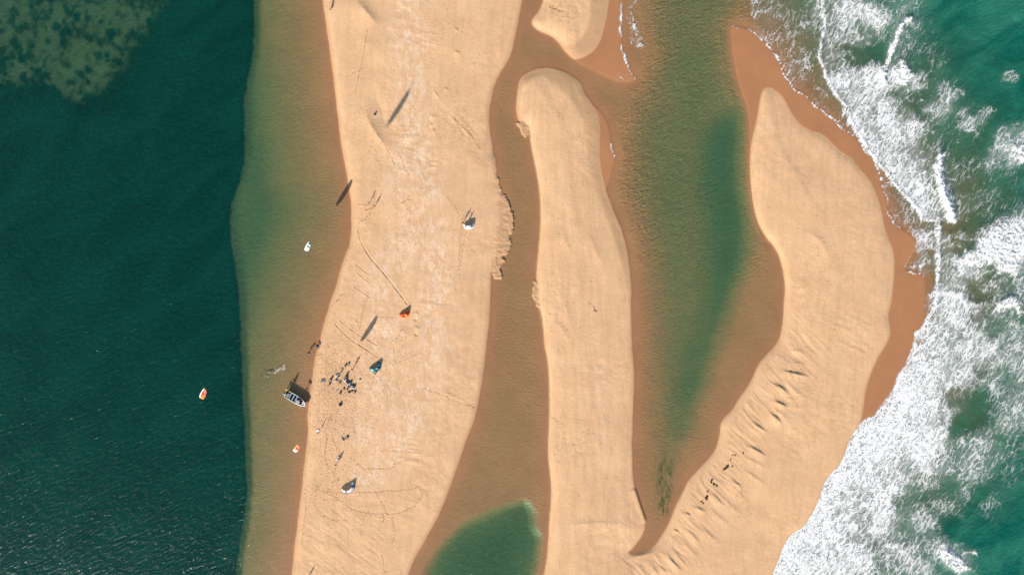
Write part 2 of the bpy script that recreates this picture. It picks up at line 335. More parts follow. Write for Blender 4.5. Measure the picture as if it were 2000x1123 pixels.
# south end of the main bar: slanting wind streaks
u, v = rot(X, Y, R(-38)); mS = ss(-Y, 60, 72)*ss(L_, 1.5, 4)*ss(-X, 34, 40)
Z += mS*.10*fbm(u/4.5, v/.8, 3, 65)
# long low swells parallel to the shore on the inner bars
u, v = rot(X, Y, R(4)); m3 = ss(X, 8, 12)*ss(-X, -40, -34)*ss(L_, .8, 3)
Z += m3*(.13*fbm(u/2.6, v/18, 3, 71)+.05*fbm(u/.9, v/1.3, 3, 72)*ss(fbm(X/6, Y/6, 2, 73), 0, .25))
# fan of gullies on the east bar
u, v = rot(X, Y, R(-46))
cs = segdist(poly([(1530,690),(1500,700),(1450,785),(1405,840),(1375,905),(1322,985),(1300,1035),(1260,1085),(1215,1110)], 1, False), gx, gy, False)
cs_ = samp(cs, X, Y); mg = ss(L_, 1.2, 3.0)*ss(-cs_, -17, -4)*ss(X, 30, 34)
v = v+fbm(X/6, Y/6, 2, 87)*2.2
g1 = fbm(u/9, v/1.15, 4, 81, .6)
Z += mg*(.20*np.clip(g1, -.3, .3)+.10*(1-np.abs(fbm(u/12, v/.8, 2, 85))*4)*.35)
me4 = ss(X, 76, 82)*ss(L_, 1, 4)
u, v = rot(X, Y, R(-25)); Z += me4*(.07*fbm(u/4, v/1.0, 3, 91)*ss(fbm(X/10, Y/10, 2, 92), -.02, .25)+.10*fbm(X/7, Y/20, 2, 93))
for a in ridge_tr: ridge(X, Y, Z, a[0], a[1], a[2], a[3], *(a[4:]))
dist = np.zeros_like(Z)
for pts, dep, two in GROOVES:
    P = poly(pts, 2, False)
    for off in ((-1, 1) if two else (0,)):
        Q = P.copy(); T = np.gradient(P, axis=0); T /= np.linalg.norm(T, axis=1)[:, None]
        Q[:, 0] += -T[:, 1]*off*two*S*.5; Q[:, 1] += T[:, 0]*off*two*S*.5
        c = (xs > Q[:, 0].min()-1) & (xs < Q[:, 0].max()+1); r = (ys > Q[:, 1].min()-1) & (ys < Q[:, 1].max()+1)
        ci = np.where(c)[0]; ri = np.where(r)[0]; q = (slice(ri[0], ri[-1]+1), slice(ci[0], ci[-1]+1))
        d = segdist(Q, X[q], Y[q], False); w = .55+fbm(X[q]/.7, Y[q]/.7, 2, 95)*1.3
        Z[q] += -dep*1.6*np.exp(-(d/.16)**2)*np.clip(w, 0, 1)+dep*.7*np.exp(-((d-.34)/.14)**2)*np.clip(w, 0, 1)
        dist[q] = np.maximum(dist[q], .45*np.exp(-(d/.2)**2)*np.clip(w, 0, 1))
ix = lambda x: int(np.clip(np.searchsorted(xs, x), 2, len(xs)-3)); iy = lambda y: int(np.clip(np.searchsorted(ys, y), 2, len(ys)-3))
def foot(x, y, k=1.0):
    i, j = ix(x), iy(y)
    if L_[j, i] < .15: return
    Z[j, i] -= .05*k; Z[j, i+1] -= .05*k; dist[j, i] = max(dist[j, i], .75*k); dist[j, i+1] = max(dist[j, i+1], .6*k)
    Z[j+1, i] += .018*k
for pts, st in TRAILS:
    P = poly(pts, 2, False); seg = np.linalg.norm(np.diff(P, axis=0), axis=1); cum = np.r_[0, np.cumsum(seg)]
    for q_, s_ in enumerate(np.arange(0, cum[-1], st*S*.8)):
        x = np.interp(s_, cum, P[:, 0])+rng.randn()*.12; y = np.interp(s_, cum, P[:, 1])+rng.randn()*.12
        foot(x+(q_ % 2-.5)*.2, y, .7+.5*rng.rand())
for (cx, cy, rx, ry, n) in [(655,735,45,45,620),(640,700,35,30,220),(650,800,50,45,520),(640,870,35,50,260),(665,930,45,35,200),(620,955,25,30,150),(735,735,40,50,160),(700,640,60,50,120),(700,840,40,40,140),(790,440,60,90,120),(850,60,60,50,110),(860,200,60,80,130),(740,300,30,40,90),(790,680,50,60,90),(720,1000,60,30,100),(1150,250,60,60,26),(1110,560,50,160,40),(1420,980,50,60,50),(1110,880,60,60,40),(1590,480,50,120,60),(1560,750,40,60,30),(1100,25,30,22,50)]:
    for _ in range(n):
        x, y = W(cx+rng.randn()*rx*.6, cy+rng.randn()*ry*.6); foot(x, y, .35+.65*rng.rand())
far = np.maximum(np.maximum(np.abs(X)-200, np.abs(Y)-140), 0)
Z = Z*(1-ss(far, 0, 160))-7*ss(far, 0, 160)
terr, used = mesh_grid("sand", X, Y, Z)
terr['kind'] = 'structure'
crust = segdist(poly([(800,-60),(800,40),(805,120),(800,200),(815,300),(830,380),(850,440),(855,520),(852,600),(850,680),(830,760),(800,830),(760,880),(720,930)], 1, False), gx, gy, False)
crust = np.exp(-(crust/5.5)**2)
c2 = segdist(poly([(790,330),(820,420),(780,500),(740,560),(760,650),(760,760),(715,840)], 1, False), gx, gy, False)
crust = np.maximum(crust, .9*np.exp(-(c2/6.5)**2))
c3 = segdist(poly([(1165,700),(1172,760),(1178,830),(1172,900)], 1, False), gx, gy, False); crust = np.maximum(crust, .45*np.exp(-(c3/1.6)**2))
alg = segdist(poly([(1300,880),(1290,930),(1293,990)], 1, False), gx, gy, False)
alg2 = segdist(poly([(1312,900),(1306,950),(1298,1000)], 1, False), gx, gy, False)
ALG = np.exp(-(np.minimum(alg, alg2)/1.1)**2)*ss(-gy, 45, 56)
add_attr(terr, used, 'inn', IN); add_attr(terr, used, 'land', np.maximum(L_, LE_+blk*1.2)); add_attr(terr, used, 'dist', dist)
add_attr(terr, used, 'crust', samp(crust, X, Y)); add_attr(terr, used, 'grass', samp(SHM, X, Y)); add_attr(terr, used, 'alg', samp(ALG, X, Y))
add_attr(terr, used, 'depth', np.clip(-Z, -1, 20)); add_attr(terr, used, 'seaside', samp(ss(swl, -1, 1), X, Y)*ss(X, 60, 66))
add_attr(terr, used, 'rip', samp(ss(poolm, -6, 3)*(.25+.75*ss(gy, -15, 25))*ss(gy, -70, -40)*(1-ss(poold, 0, 6)*.7), X, Y)*ss(-E_, .3, 3.5))

b = NB("sand")
p = b.coord()
n1 = b.noise(p, .12, 6, .6).outputs[0]; n2 = b.noise(p, 1.3, 6, .65).outputs[0]; n3 = b.noise(b.coord(R(4), (.8, .10, 1)), 1.0, 5, .6).outputs[0]
nf = b.noise(p, 7.0, 3, .7).outputs[0]
dry = b.mix(b.step(n1, .35, .65), (.58, .345, .190), (.605, .375, .213))
dry = b.mix(b.math('MULTIPLY', b.step(n3, .42, .66), .55), dry, (.50, .305, .16))
dry = b.mix(b.step(n2, .35, .75, 0, .30), dry, (.65, .45, .27))
cr = b.math('MULTIPLY', b.attr('crust'), b.step(b.noise(b.coord(R(-6), (1.1, .5, 1)), .75, 10, .70, .5).outputs[0], .42, .66))
n4 = b.noise(b.coord(R(10), (1, .6, 1)), .28, 7, .66, .5).outputs[0]
dry = b.mix(b.step(n4, .52, .72, 0, .45), dry, (.50, .30, .155))
dry = b.mix(b.math('MULTIPLY', cr, .68), dry, (.72, .56, .43))
damp = b.mix(n2, (.43, .255, .135), (.48, .29, .16))
wet = b.mix(b.step(n1, .3, .7), (.335, .155, .073), (.375, .175, .083))
inn = b.math('ADD', b.attr('inn'), b.math('MULTIPLY', b.math('SUBTRACT', n2, .5), .35))
lnd = b.math('ADD', b.attr('land'), b.math('MULTIPLY', b.math('SUBTRACT', n2, .5), .2))
col = b.mix(b.step(lnd, -.15, .35), wet, damp)
col = b.mix(b.step(inn, -.9, .6), col, dry)
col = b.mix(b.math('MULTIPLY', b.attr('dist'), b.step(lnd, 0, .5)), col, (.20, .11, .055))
gm = b.noise(b.coord(R(-35), (.7, 1.2, 1)), .16, 8, .68, .8).outputs[0]
gr = b.math('MULTIPLY', b.attr('grass'), b.step(gm, .40, .62, .35, 1.0))
col = b.mix(b.math('MULTIPLY', gr, .80), col, (.03, .06, .045))
col = b.mix(b.math('MULTIPLY', b.attr('alg'), b.step(b.noise(b.coord(0, (1.5, .4, 1)), 1.2, 5, .6).outputs[0], .38, .6)), col, (.05, .075, .015))
# fine grain and bed ripples as relief
uw = b.step(b.attr('depth'), .03, .16)
rp = b.noise(b.coord(R(-35), (.42, 1.45, 1)), 1.25, 3, .5, .5).outputs[0]
rp2 = b.noise(b.coord(R(-8), (.5, 1.3, 1)), 1.9, 3, .5, .4).outputs[0]
rpx = b.mix(b.step(b.noise(p, .03, 2).outputs[0], .42, .58), rp, rp2)
rw = b.n('ShaderNodeTexNoise'); b._in(rw.inputs['Vector'], b.coord(R(-36), (.36, 1.0, 1))); rw.inputs['Scale'].default_value = 1.15; rw.inputs['Detail'].default_value = 2; rw.inputs['Distortion'].default_value = 1.1
rl = b.math('MULTIPLY', b.math('MULTIPLY', rw.outputs[0], b.attr('rip')), .75)
hgt = b.math('ADD', b.math('MULTIPLY', b.math('MULTIPLY', rpx, uw), .20), b.math('MULTIPLY', nf, .018))
hgt = b.math('ADD', hgt, rl)
hgt = b.math('ADD', hgt, b.math('MULTIPLY', n2, b.math('MULTIPLY', b.step(lnd, 0, 2), .10)))
bs = b.n("ShaderNodeBsdfPrincipled"); b._in(bs.inputs['Base Color'], col)
b._in(bs.inputs['Roughness'], b.step(lnd, -.1, .3, .38, .95)); bs.inputs['Specular IOR Level'].default_value = .25
b._in(bs.inputs['Normal'], b.bump(hgt, 1.0, .62))
terr.data.materials.append(b.out(bs.outputs[0]))

# ------------------------------------------------------------------ surf fields
def fld(x, y): return (x-CX)*S, (CY-y)*S
wgx = gx+fbm(gx/6, gy/6, 4, 101, .6)*11; wgy = gy+fbm(gx/6, gy/6, 4, 105, .6)*11
COV = np.zeros_like(gx); CREST = np.zeros_like(gx)
F1a = [(1607,-60),(1607,0),(1607,25),(1611,62),(1603,88),(1601,110),(1607,130),(1620,160),(1632,185),(1652,207),(1660,232),(1672,255),(1687,276),(1707,308),(1732,336),(1752,361),(1777,391),(1795,411),(1804,431)]
F1b = [(1830,424),(1832,456),(1831,493),(1831,531),(1830,562),(1827,594),(1815,619),(1800,644),(1787,662),(1784,682),(1767,722),(1757,732),(1747,759),(1735,782),(1715,814),(1695,819),(1677,837),(1660,852),(1650,899),(1632,917),(1610,942),(1600,979),(1582,1012),(1567,1034),(1547,1042),(1532,1064),(1522,1092),(1510,1122),(1480,1200),(1440,1450)]
W2 = [(1777,37),(1762,47),(1752,65),(1748,82),(1742,100),(1733,122),(1726,140),(1726,162)]
W3 = [(1837,306),(1832,331),(1834,353),(1841,381),(1851,406),(1862,430)]
SWASH_B = [(1644,212),(1645,230),(1652,242),(1672,257)]
LINEL = [(1214,-60),(1214,0),(1212,30),(1213,90),(1216,106),(1226,130),(1241,155)]
LINEL2 = [(1227,0),(1232,28),(1241,55),(1245,72)]
LINEL3 = [(1192,281),(1197,296),(1202,308)]
def right_of(line, w0, w1, side=1):
    P = poly(line, 1, False); d = segdist(P, gx, gy, False)
    o = np.argsort(P[:, 1]); lx = np.interp(gy, P[o, 1], P[o, 0]); inr = (gy > P[:, 1].min()-.5) & (gy < P[:, 1].max()+.5)
    return np.where(inr & ((gx-lx)*side > -1.0), 1-ss(d, w0, w1), 0)
wv_ = 1+1.5*fbm(gx/2.5, gy/2.5, 3, 111)
lx_ = gx+fbm(gx/2.2, gy/2.2, 3, 113)*1.1; ly_ = gy+fbm(gx/2.2, gy/2.2, 3, 117)*1.1
def line(l, w): return np.exp(-(segdist(poly(l, 1, False), lx_, ly_, False)/(w*wv_))**2)
def ell(cx, cy, a, b_, ang, s_):
    x0, y0 = fld(cx, cy); u, v = rot(wgx-x0, wgy-y0, -R(ang)); return s_*np.exp(-((u/(a*S))**2+(v/(b_*S))**2)**1.5)
mx = np.maximum
COV = mx(COV, .74*right_of(F1a, 2, 17)*ss(-gy, -68, -60) )
COV = mx(COV, .50*right_of(F1a, 9, 28)); COV = mx(COV, .36*right_of(F1a, 20, 50))
COV = mx(COV, (.52+.34*ss(-gy, -16, 40))*right_of(F1b, 5, 40)*ss(-gy, -20.6, -14))
COV = mx(COV, 1.0*right_of(F1b, 3, 15)*ss(-gy, 5, 30)); COV = mx(COV, .50*right_of(F1b, 30, 62)*ss(-gy, -20.6, -14))
COV = mx(COV, .34*ss(gx-swx, -.2, .8)*(1-right_of(F1a, 1, 2))*ss(gx, 66, 68)*(gx < 126)*ss(gy, -12, 10)*(1-ss(gx-np.interp(gy, poly(F1a, 0)[::-1, 1], poly(F1a, 0)[::-1, 0]), 0, 1.5)))
for e in [(1680,30,75,45,0,.84),(1770,110,40,12,-60,.55),(1600,35,22,40,0,.44),(1520,40,60,30,0,.38),(1755,145,34,22,0,.95),(1790,165,40,26,-30,.72),(1840,205,60,26,-38,.55),(1895,245,60,30,-38,.62),(1960,300,70,35,-38,.66),
          (1745,250,60,70,-50,.80),(1790,350,36,60,0,.72),(1700,170,60,60,-50,.80),(1740,235,90,30,-40,.58),(1978,150,28,12,-20,.34),(1995,290,14,14,0,1.0),
          (1858,370,30,60,0,.5),(1890,395,45,16,-25,.5),(1812,490,22,50,0,.66),(1808,600,8,45,0,.6),(1785,540,22,8,0,.5),
          (1945,480,70,48,0,1.02),(1900,510,42,42,0,1.0),(1985,470,60,60,0,1.0),(1880,530,30,30,0,.9),(1975,600,38,26,-20,.92),(1955,600,14,12,0,1.0),
          (1870,600,60,70,0,.8),(1880,670,90,60,20,.76),(1850,740,90,70,20,.86),(1930,760,60,26,-30,.62),(1960,700,40,40,0,.62),(1780,850,110,70,35,.88),(1700,980,110,70,50,.84),(1820,880,70,34,20,.7),(1640,1080,110,70,40,.86),
          (1880,950,60,22,-40,.62),(1900,1020,20,50,20,.50),(1760,1090,90,40,20,.70),(1800,1010,70,60,0,.58),(1870,1100,50,24,35,.85),(1840,1075,60,22,0,.6),(1980,800,36,12,-30,.35),(1960,640,60,14,-30,.42),
          (1245,60,14,55,-10,.46),(1235,25,10,30,0,.45),(1455,55,22,10,0,.35)]:
    COV = mx(COV, ell(*e))
for e in [(1880,845,34,30,-20,.26),(1850,960,55,30,-30,.22),(1900,1000,24,40,0,.3),(1905,575,40,10,-10,.35),(1880,490,9,40,-15,.35),(1875,770,40,18,-35,.30),(1910,810,50,40,-20,.3),(1850,420,40,20,0,.2),(1945,530,50,4,0,.2),(1870,1035,50,28,0,.4),(1660,90,30,16,0,.3),(1690,105,50,14,-25,.35)]:
    COV = COV-ell(*e)
COV = COV+fbm(gx/9, gy/9, 3, 121)*.35*ss(COV, .1, .4)
deepsea = ss(gx, 150, 175)*0
F1bx = np.interp(gy, poly(F1b, 1, False)[::-1, 1], poly(F1b, 1, False)[::-1, 0])
COV = COV*np.where((gx < 126) & (gy > -92), ss(gx-swx, -.6, .3), 1)*1.0 if False else COV
COV = np.where((gx > 60), COV*ss(gx-swx, -.5, .2), COV)
for l, w, a in [(F1a, .34, 1.1), (F1b, .8, 1.0), (W2, .9, 1.25), (W3, 1.4, 1.3)]: COV = mx(COV, line(l, w)*a)
for l, w, a in [(SW[:24], .19, 1.15), (SW[24:31], .18, .85), (SWASH_B, .2, .8), (LINEL, .28, 1.0), (LINEL2, .2, .9), (LINEL3, .25, .9), ([(1768,520),(1785,521),(1808,523)], .2, .9), ([(1768,535),(1760,545),(1748,560),(1740,585)], .14, .6), ([(1430,50),(1445,56),(1462,58)], .2, .8), ([(1205,147),(1211,152),(1218,158)], .16, .7), ([(1880,1080),(1900,1075),(1908,1085)], .5, .8), ([(1720,1000),(1690,1060),(1660,1110)], .7, .9),
                ([(1780,1000),(1790,1040),(1795,1080)], .5, .75)]:
    COV = mx(COV, line(l, w)*a)
wk = line([(519,735),(528,730),(537,728),(545,720),(552,716),(558,708)], .95)*(.75+1.3*fbm(gx/1.3, gy/1.3, 3, 161)); COV = mx(COV, wk*.66*ss(gx, -72.5, -71)*ss(-gx, 65, 67))
for l, w, a in [(F1a, .45, .12), (F1b, .9, .2), (W2, 1.0, .6), (W3, 1.3, .7)]: CREST = mx(CREST, line(l, w)*a)
CREST = mx(CREST, ell(1945,480,70,50,0,.45)); CREST = mx(CREST, ell(1975,598,32,20,-20,.5)); CREST = mx(CREST, ell(1760,140,26,22,0,.5)); CREST = mx(CREST, ell(1870,1100,44,14,35,.5)); CREST = mx(CREST, ell(1995,290,14,14,0,.6))

# ------------------------------------------------------------------ water sheet
blur2 = lambda F, A, B: samp(blur(np.clip(F, 0, 1)), A, B)
xs2 = np.r_[-outer(166)[::-1], lin(-166, 166, .4), outer(166)]; ys2 = np.r_[-outer(98)[::-1], lin(-98, 98, .4), outer(98)]
X2, Y2 = np.meshgrid(xs2, ys2)
e2 = samp(emer, X2, Y2); sea2 = samp(sea_side, X2, Y2); cr2 = samp(CREST, X2, Y2)
Z2 = cr2*.8+sea2*.35*fbm(X2/7, Y2/5, 3, 131)*ss(samp(sea_shore, X2, Y2), 3, 20)
u, v = rot(X2, Y2, R(52)); Z2 += ss(samp(POOL_:=poolm, X2, Y2), -4, 6)*.02*fbm(u/4, v/1.2, 2, 133)*(1-sea2)
Z2 = np.where(e2 > -1.5, np.minimum(Z2, 1)*ss(-e2, 0, 1.5), Z2)
land2 = e2 > 1.2
farm = (np.abs(X2) > 168) | (np.abs(Y2) > 100)
water, u2 = mesh_grid("water", X2, Y2, Z2, (~land2) | farm)
water['kind'] = 'structure'
dfar = np.maximum(np.maximum(np.abs(X2)-200, np.abs(Y2)-140), 0)
add_attr(water, u2, 'depth', samp(DEPTH, X2, Y2)*(e2 <= 0)+7*ss(dfar, 0, 160)); add_attr(water, u2, 'sea', sea2)
fl = ss(-X2, 74, 90)*(.25+.75*ss(-Y2-X2*.35, 10, 105)); add_attr(water, u2, 'fleck', fl); add_attr(water, u2, 'aer', blur2(COV, X2, Y2)*sea2)
b = NB("water")
d = b.attr('depth'); sea = b.attr('sea')
p = b.coord()
v1 = b.noise(b.coord(R(-38), (.5, 1.2, 1)), .09, 7, .62, .6).outputs[0]
v2 = b.noise(b.coord(R(-38), (.45, 1.3, 1)), .9, 5, .65).outputs[0]
dv = b.math('MULTIPLY', d, b.step(v1, .25, .75, .80, 1.25))
k1 = b.math('MULTIPLY', dv, -1)
def ex(kk): return b.math('EXPONENT', b.math('MULTIPLY', dv, -kk))
cc = b.n("ShaderNodeCombineColor")
b._in(cc.inputs[0], ex(.50)); b._in(cc.inputs[1], ex(.035)); b._in(cc.inputs[2], ex(.15))
kt = b.math('ADD', b.math('MULTIPLY_ADD', sea, -.12, -.24), b.math('MULTIPLY', dv, -.10))
turb = b.math('SUBTRACT', 1.0, b.math('EXPONENT', b.math('MULTIPLY', dv, kt)))
tr = b.n("ShaderNodeBsdfTransparent"); b._in(tr.inputs[0], cc.outputs[0])
scl = b.mix(b.step(v1, .35, .65), (.0004, .028, .0215), (.0010, .037, .027))
scs = b.mix(b.step(v1, .35, .65), (.002, .100, .076), (.022, .150, .100))
scl = b.mix(b.step(d, .45, 1.45), (.200, .190, .092), b.mix(b.step(d, 1.25, 2.9), (.062, .128, .072), scl))
scc = b.mix(sea, scl, scs)
aer = b.attr('aer')
scc = b.mix(b.math('MULTIPLY', b.step(aer, .15, .9), .75), scc, (.30, .40, .33))
turb = b.math('MAXIMUM', turb, b.math('MULTIPLY', b.step(aer, .2, .95), b.step(v2, .2, .7, .45, .8)))
scc = b.mix(b.math('MULTIPLY', b.step(v2, .45, .8), .25), scc, b.mix(1.0, scc, (1.7, 1.5, 1.5), 'MULTIPLY'))
df = b.n("ShaderNodeBsdfDiffuse"); b._in(df.inputs[0], scc)
wv = b.noise(b.coord(R(-38), (.45, 1.2, 1)), 1.1, 6, .62, .3).outputs[0]
hb = b.math('MULTIPLY', wv, b.math('MULTIPLY_ADD', b.step(d, .02, .6), .30, .04))
nrm = b.bump(hb, 1.0, 1.0)
b._in(df.inputs['Normal'], nrm)
m1 = b.n("ShaderNodeMixShader"); b._in(m1.inputs[0], turb); b._in(m1.inputs[1], tr.outputs[0]); b._in(m1.inputs[2], df.outputs[0])
gl = b.n("ShaderNodeBsdfGlossy"); gl.inputs['Roughness'].default_value = .16; b._in(gl.inputs['Normal'], nrm)
fr = b.n("ShaderNodeLayerWeight"); fr.inputs[0].default_value = .5; b._in(fr.inputs['Normal'], nrm)
frs = b.math('MULTIPLY_ADD', b.math('POWER', fr.outputs['Facing'], 5.0), .98, .02)
m2 = b.n("ShaderNodeMixShader"); b._in(m2.inputs[0], frs); b._in(m2.inputs[1], m1.outputs[0]); b._in(m2.inputs[2], gl.outputs[0])
# white flecks: sun glints painted into the colour along with whitecaps, denser to south-west
glint_cap = b.noise(b.coord(R(-33), (.55, 1.5, 1)), 1.5, 3, .6).outputs[0]
wg = b.noise(p, .22, 4, .6).outputs[0]
th = b.math('SUBTRACT', .835, b.math('MULTIPLY', b.attr('fleck'), b.step(wg, .3, .7, .06, .15)))
glint_cap_fac = b.math('MULTIPLY', b.step(b.math('SUBTRACT', glint_cap, th), 0.0, .05), b.step(b.attr('fleck'), .02, .2, 0, .38))
wd_ = b.n("ShaderNodeBsdfDiffuse"); b._in(wd_.inputs[0], (.62, .66, .58))
m3_ = b.n("ShaderNodeMixShader"); b._in(m3_.inputs[0], glint_cap_fac); b._in(m3_.inputs[1], m2.outputs[0]); b._in(m3_.inputs[2], wd_.outputs[0])
water.data.materials.append(b.out(m3_.outputs[0]))

# ------------------------------------------------------------------ foam sheet riding on the water
def foam_sheet(name, x0, x1, y0, y1, st, label, cat):
    xa = lin(x0, x1, st); ya = lin(y0, y1, st); XF, YF = np.meshgrid(xa, ya)
    cv = samp(COV, XF, YF); cr = samp(CREST, XF, YF)
    zw = cr*.8+samp(sea_side, XF, YF)*.35*fbm(XF/7, YF/5, 3, 131)*ss(samp(sea_shore, XF, YF), 3, 20)
    lump = np.abs(fbm(XF/1.1, YF/1.1, 3, 141))*1.6
    zf = zw+.03+np.clip(cv-.55, 0, 1)*.35*lump+cr*.8*lump
    sh_ = samp(emer, XF, YF); zf = np.maximum(zf*ss(-sh_, 0, 1.2), .035)+.012
    ob, us = mesh_grid(name, XF, YF, zf, cv > .16)
    add_attr(ob, us, 'cov', cv); add_attr(ob, us, 'crest', cr); ob['kind'] = 'stuff'; ob['label'] = label; ob['category'] = cat
    return ob
sf = foam_sheet("surf_foam", 60, 168, -96, 96, .22, "white lacy surf foam breaking along the ocean side of the sandbars", "foam")
sf2 = foam_sheet("swash_foam", 26, 42, 30, 96, .2, "thin white swash lines at the mouth of the middle lagoon", "foam")
sf3 = foam_sheet("wake_foam", -74, -64, -28, -19, .15, "pale churned wake behind the rider in the shallows", "foam")
b = NB("foam")
cv = b.attr('cov')
w0 = b.noise(b.coord(0), .35, 4, .6)
warp = b.n("ShaderNodeVectorMath", operation='MULTIPLY_ADD'); b._in(warp.inputs[0], w0.outputs[1]); warp.inputs[1].default_value = (3.4, 3.4, 0); b._in(warp.inputs[2], b.coord(R(30), (1.5, .55, 1)))
def lace(scale, w):
    vo = b.n("ShaderNodeTexVoronoi", feature='DISTANCE_TO_EDGE'); b._in(vo.inputs['Vector'], warp.outputs[0]); vo.inputs['Scale'].default_value = scale
    return b.step(vo.outputs[0], 0.0, w, 1.0, 0.0)
la = b.math('MAXIMUM', lace(.55, .17), b.math('MULTIPLY', lace(1.5, .24), .8))
fn = b.noise(warp.outputs[0], .8, 8, .64, .5).outputs[0]
fn2 = b.noise(b.coord(), .16, 4, .6).outputs[0]
val = b.math('ADD', b.math('MULTIPLY', la, .50), b.math('MULTIPLY_ADD', fn, 1.0, -.10))
val = b.math('ADD', val, b.math('MULTIPLY_ADD', fn2, .9, -.45))
thr = b.math('SUBTRACT', 1.14, b.math('MULTIPLY', cv, .74))
al = b.step(b.math('SUBTRACT', val, thr), -.14, .26)
veil = b.math('MULTIPLY', b.step(cv, .30, .95), b.step(b.noise(warp.outputs[0], .45, 8, .7).outputs[0], .3, .75, .05, .75))
al = b.math('MAXIMUM', b.math('MULTIPLY', al, b.step(cv, .2, .8, .62, 1.0)), veil)
al = b.math('MULTIPLY', al, b.step(cv, .16, .34))
fc = b.mix(b.noise(b.coord(), 2.5, 4, .6).outputs[0], (.66, .67, .68), (.80, .80, .80))
fd = b.n("ShaderNodeBsdfDiffuse"); b._in(fd.inputs[0], fc)
b._in(fd.inputs['Normal'], b.bump(b.math('ADD', b.math('MULTIPLY', fn, .5), b.math('MULTIPLY', la, .12)), .8, .55))
ft = b.n("ShaderNodeBsdfTransparent")
fm = b.n("ShaderNodeMixShader"); b._in(fm.inputs[0], b.math('MULTIPLY', al, .96)); b._in(fm.inputs[1], ft.outputs[0]); b._in(fm.inputs[2], fd.outputs[0])
FM = b.out(fm.outputs[0])
for o in (sf, sf2, sf3): o.data.materials.append(FM)

# ------------------------------------------------------------------ ground height lookup for the objects
def gz(x, y):
    i = ix(x); j = iy(y); return max(float(Z[j, i]), -.35)
def ground_px(px, py): x, y = W(px, py); return x, y, gz(x, y)

#OBJECTS
# ------------------------------------------------------------------ object helpers
def mat(name, col, rough=.6, spec=.3, var=.12, scale=8.0, metal=0.0):
    b = NB(name); n = b.noise(b.coord(), scale, 4, .6).outputs[0]
    c2 = tuple(min(1, c*(1-var*2)) for c in col)
    bs = b.n("ShaderNodeBsdfPrincipled"); b._in(bs.inputs['Base Color'], b.mix(b.step(n, .3, .7), col, c2))
    bs.inputs['Roughness'].default_value = rough; bs.inputs['Specular IOR Level'].default_value = spec; bs.inputs['Metallic'].default_value = metal
    return b.out(bs.outputs[0])
M = dict(skin=mat("skin", (.42, .23, .14)), dskin=mat("dark_skin", (.16, .085, .05)), hair=mat("hair", (.03, .02, .015), .8),
 black=mat("black_neoprene", (.018, .018, .022), .7), navy=mat("navy_cloth", (.03, .045, .09), .8), white=mat("white_cloth", (.78, .77, .75), .7),
 grey=mat("grey_cloth", (.30, .32, .35), .7), red=mat("red_cloth", (.55, .05, .03), .7), pink=mat("pink_cloth", (.65, .28, .26), .7), teal=mat("teal_cloth", (.03, .26, .27), .6),
 brown=mat("brown_cloth", (.16, .07, .045), .8), alu=mat("aluminium", (.62, .65, .68), .4, .5, .08, 3, .3), floor=mat("boat_floor", (.07, .08, .09), .7), bench=mat("bench_vinyl", (.24, .30, .36), .5),
 canopy=mat("canopy_canvas", (.42, .38, .36), .8), bowdeck=mat("white_gelcoat", (.78, .80, .84), .35), yellow=mat("yellow_foam", (.85, .66, .14), .5), engine=mat("engine_cowl", (.22, .30, .34), .35),
 korange=mat("orange_ripstop", (.80, .12, .01), .45), kred=mat("red_ripstop", (.50, .02, .008), .45), kyellow=mat("yellow_ripstop", (.90, .52, .10), .45), kwhite=mat("white_ripstop", (.85, .85, .88), .4, .4, .05), kblack=mat("black_ripstop", (.02, .025, .05), .45),
 kteal=mat("teal_ripstop", (.02, .30, .31), .45), kdteal=mat("dark_teal_ripstop", (.008, .10, .13), .45), kaqua=mat("aqua_ripstop", (.42, .72, .74), .45), kblue=mat("blue_grey_ripstop", (.22, .32, .52), .45),
 wood=mat("driftwood", (.10, .075, .055), .9), weed=mat("dry_weed", (.085, .045, .04), .9, .2, .3, 4), violet=mat("dark_violet_canvas", (.045, .035, .05), .8), pole=mat("rust_pole", (.30, .10, .05), .6))

def link(o, parent=None):
    scn.collection.objects.link(o)
    if parent is not None: o.parent = parent
    return o
def thing(name, label, cat, loc, rz=0, group=None, kind=None):
    o = bpy.data.objects.new(name, None); link(o); o.location = loc; o.rotation_euler = (0, 0, rz)
    o.empty_display_size = .2; o['label'] = label; o['category'] = cat
    if group: o['group'] = group
    return o
def from_bm(name, bm, mats, parent=None, smooth=True):
    me = bpy.data.meshes.new(name); bmesh.ops.recalc_face_normals(bm, faces=bm.faces[:]); bm.to_mesh(me); bm.free()
    for m in (mats if isinstance(mats, (list, tuple)) else [mats]): me.materials.append(m)
    me.polygons.foreach_set('use_smooth', [smooth]*len(me.polygons))
    return link(bpy.data.objects.new(name, me), parent)
def tag(o, label, cat, group=None):
    o['label'] = label; o['category'] = cat
    if group: o['group'] = group
    return o
def tube(bm, pts, rads, seg=8, mi=0, cap=True):
    rings = []; pts = [Vector(p) for p in pts]
    for i, p in enumerate(pts):
        a = pts[max(i-1, 0)]; c = pts[min(i+1, len(pts)-1)]; t = (c-a).normalized()
        u = t.cross(Vector((0, 0, 1))); u = u.normalized() if u.length > 1e-3 else Vector((1, 0, 0)); v = t.cross(u)
        r = rads[i] if isinstance(rads, (list, tuple)) else rads
        rings.append([bm.verts.new(p+u*math.cos(2*math.pi*k/seg)*r+v*math.sin(2*math.pi*k/seg)*r) for k in range(seg)])
    for A, B in zip(rings, rings[1:]):
        for k in range(seg):
            f = bm.faces.new((A[k], A[(k+1) % seg], B[(k+1) % seg], B[k])); f.material_index = mi
    if cap:
        bm.faces.new(rings[0]).material_index = mi; bm.faces.new(rings[-1][::-1]).material_index = mi
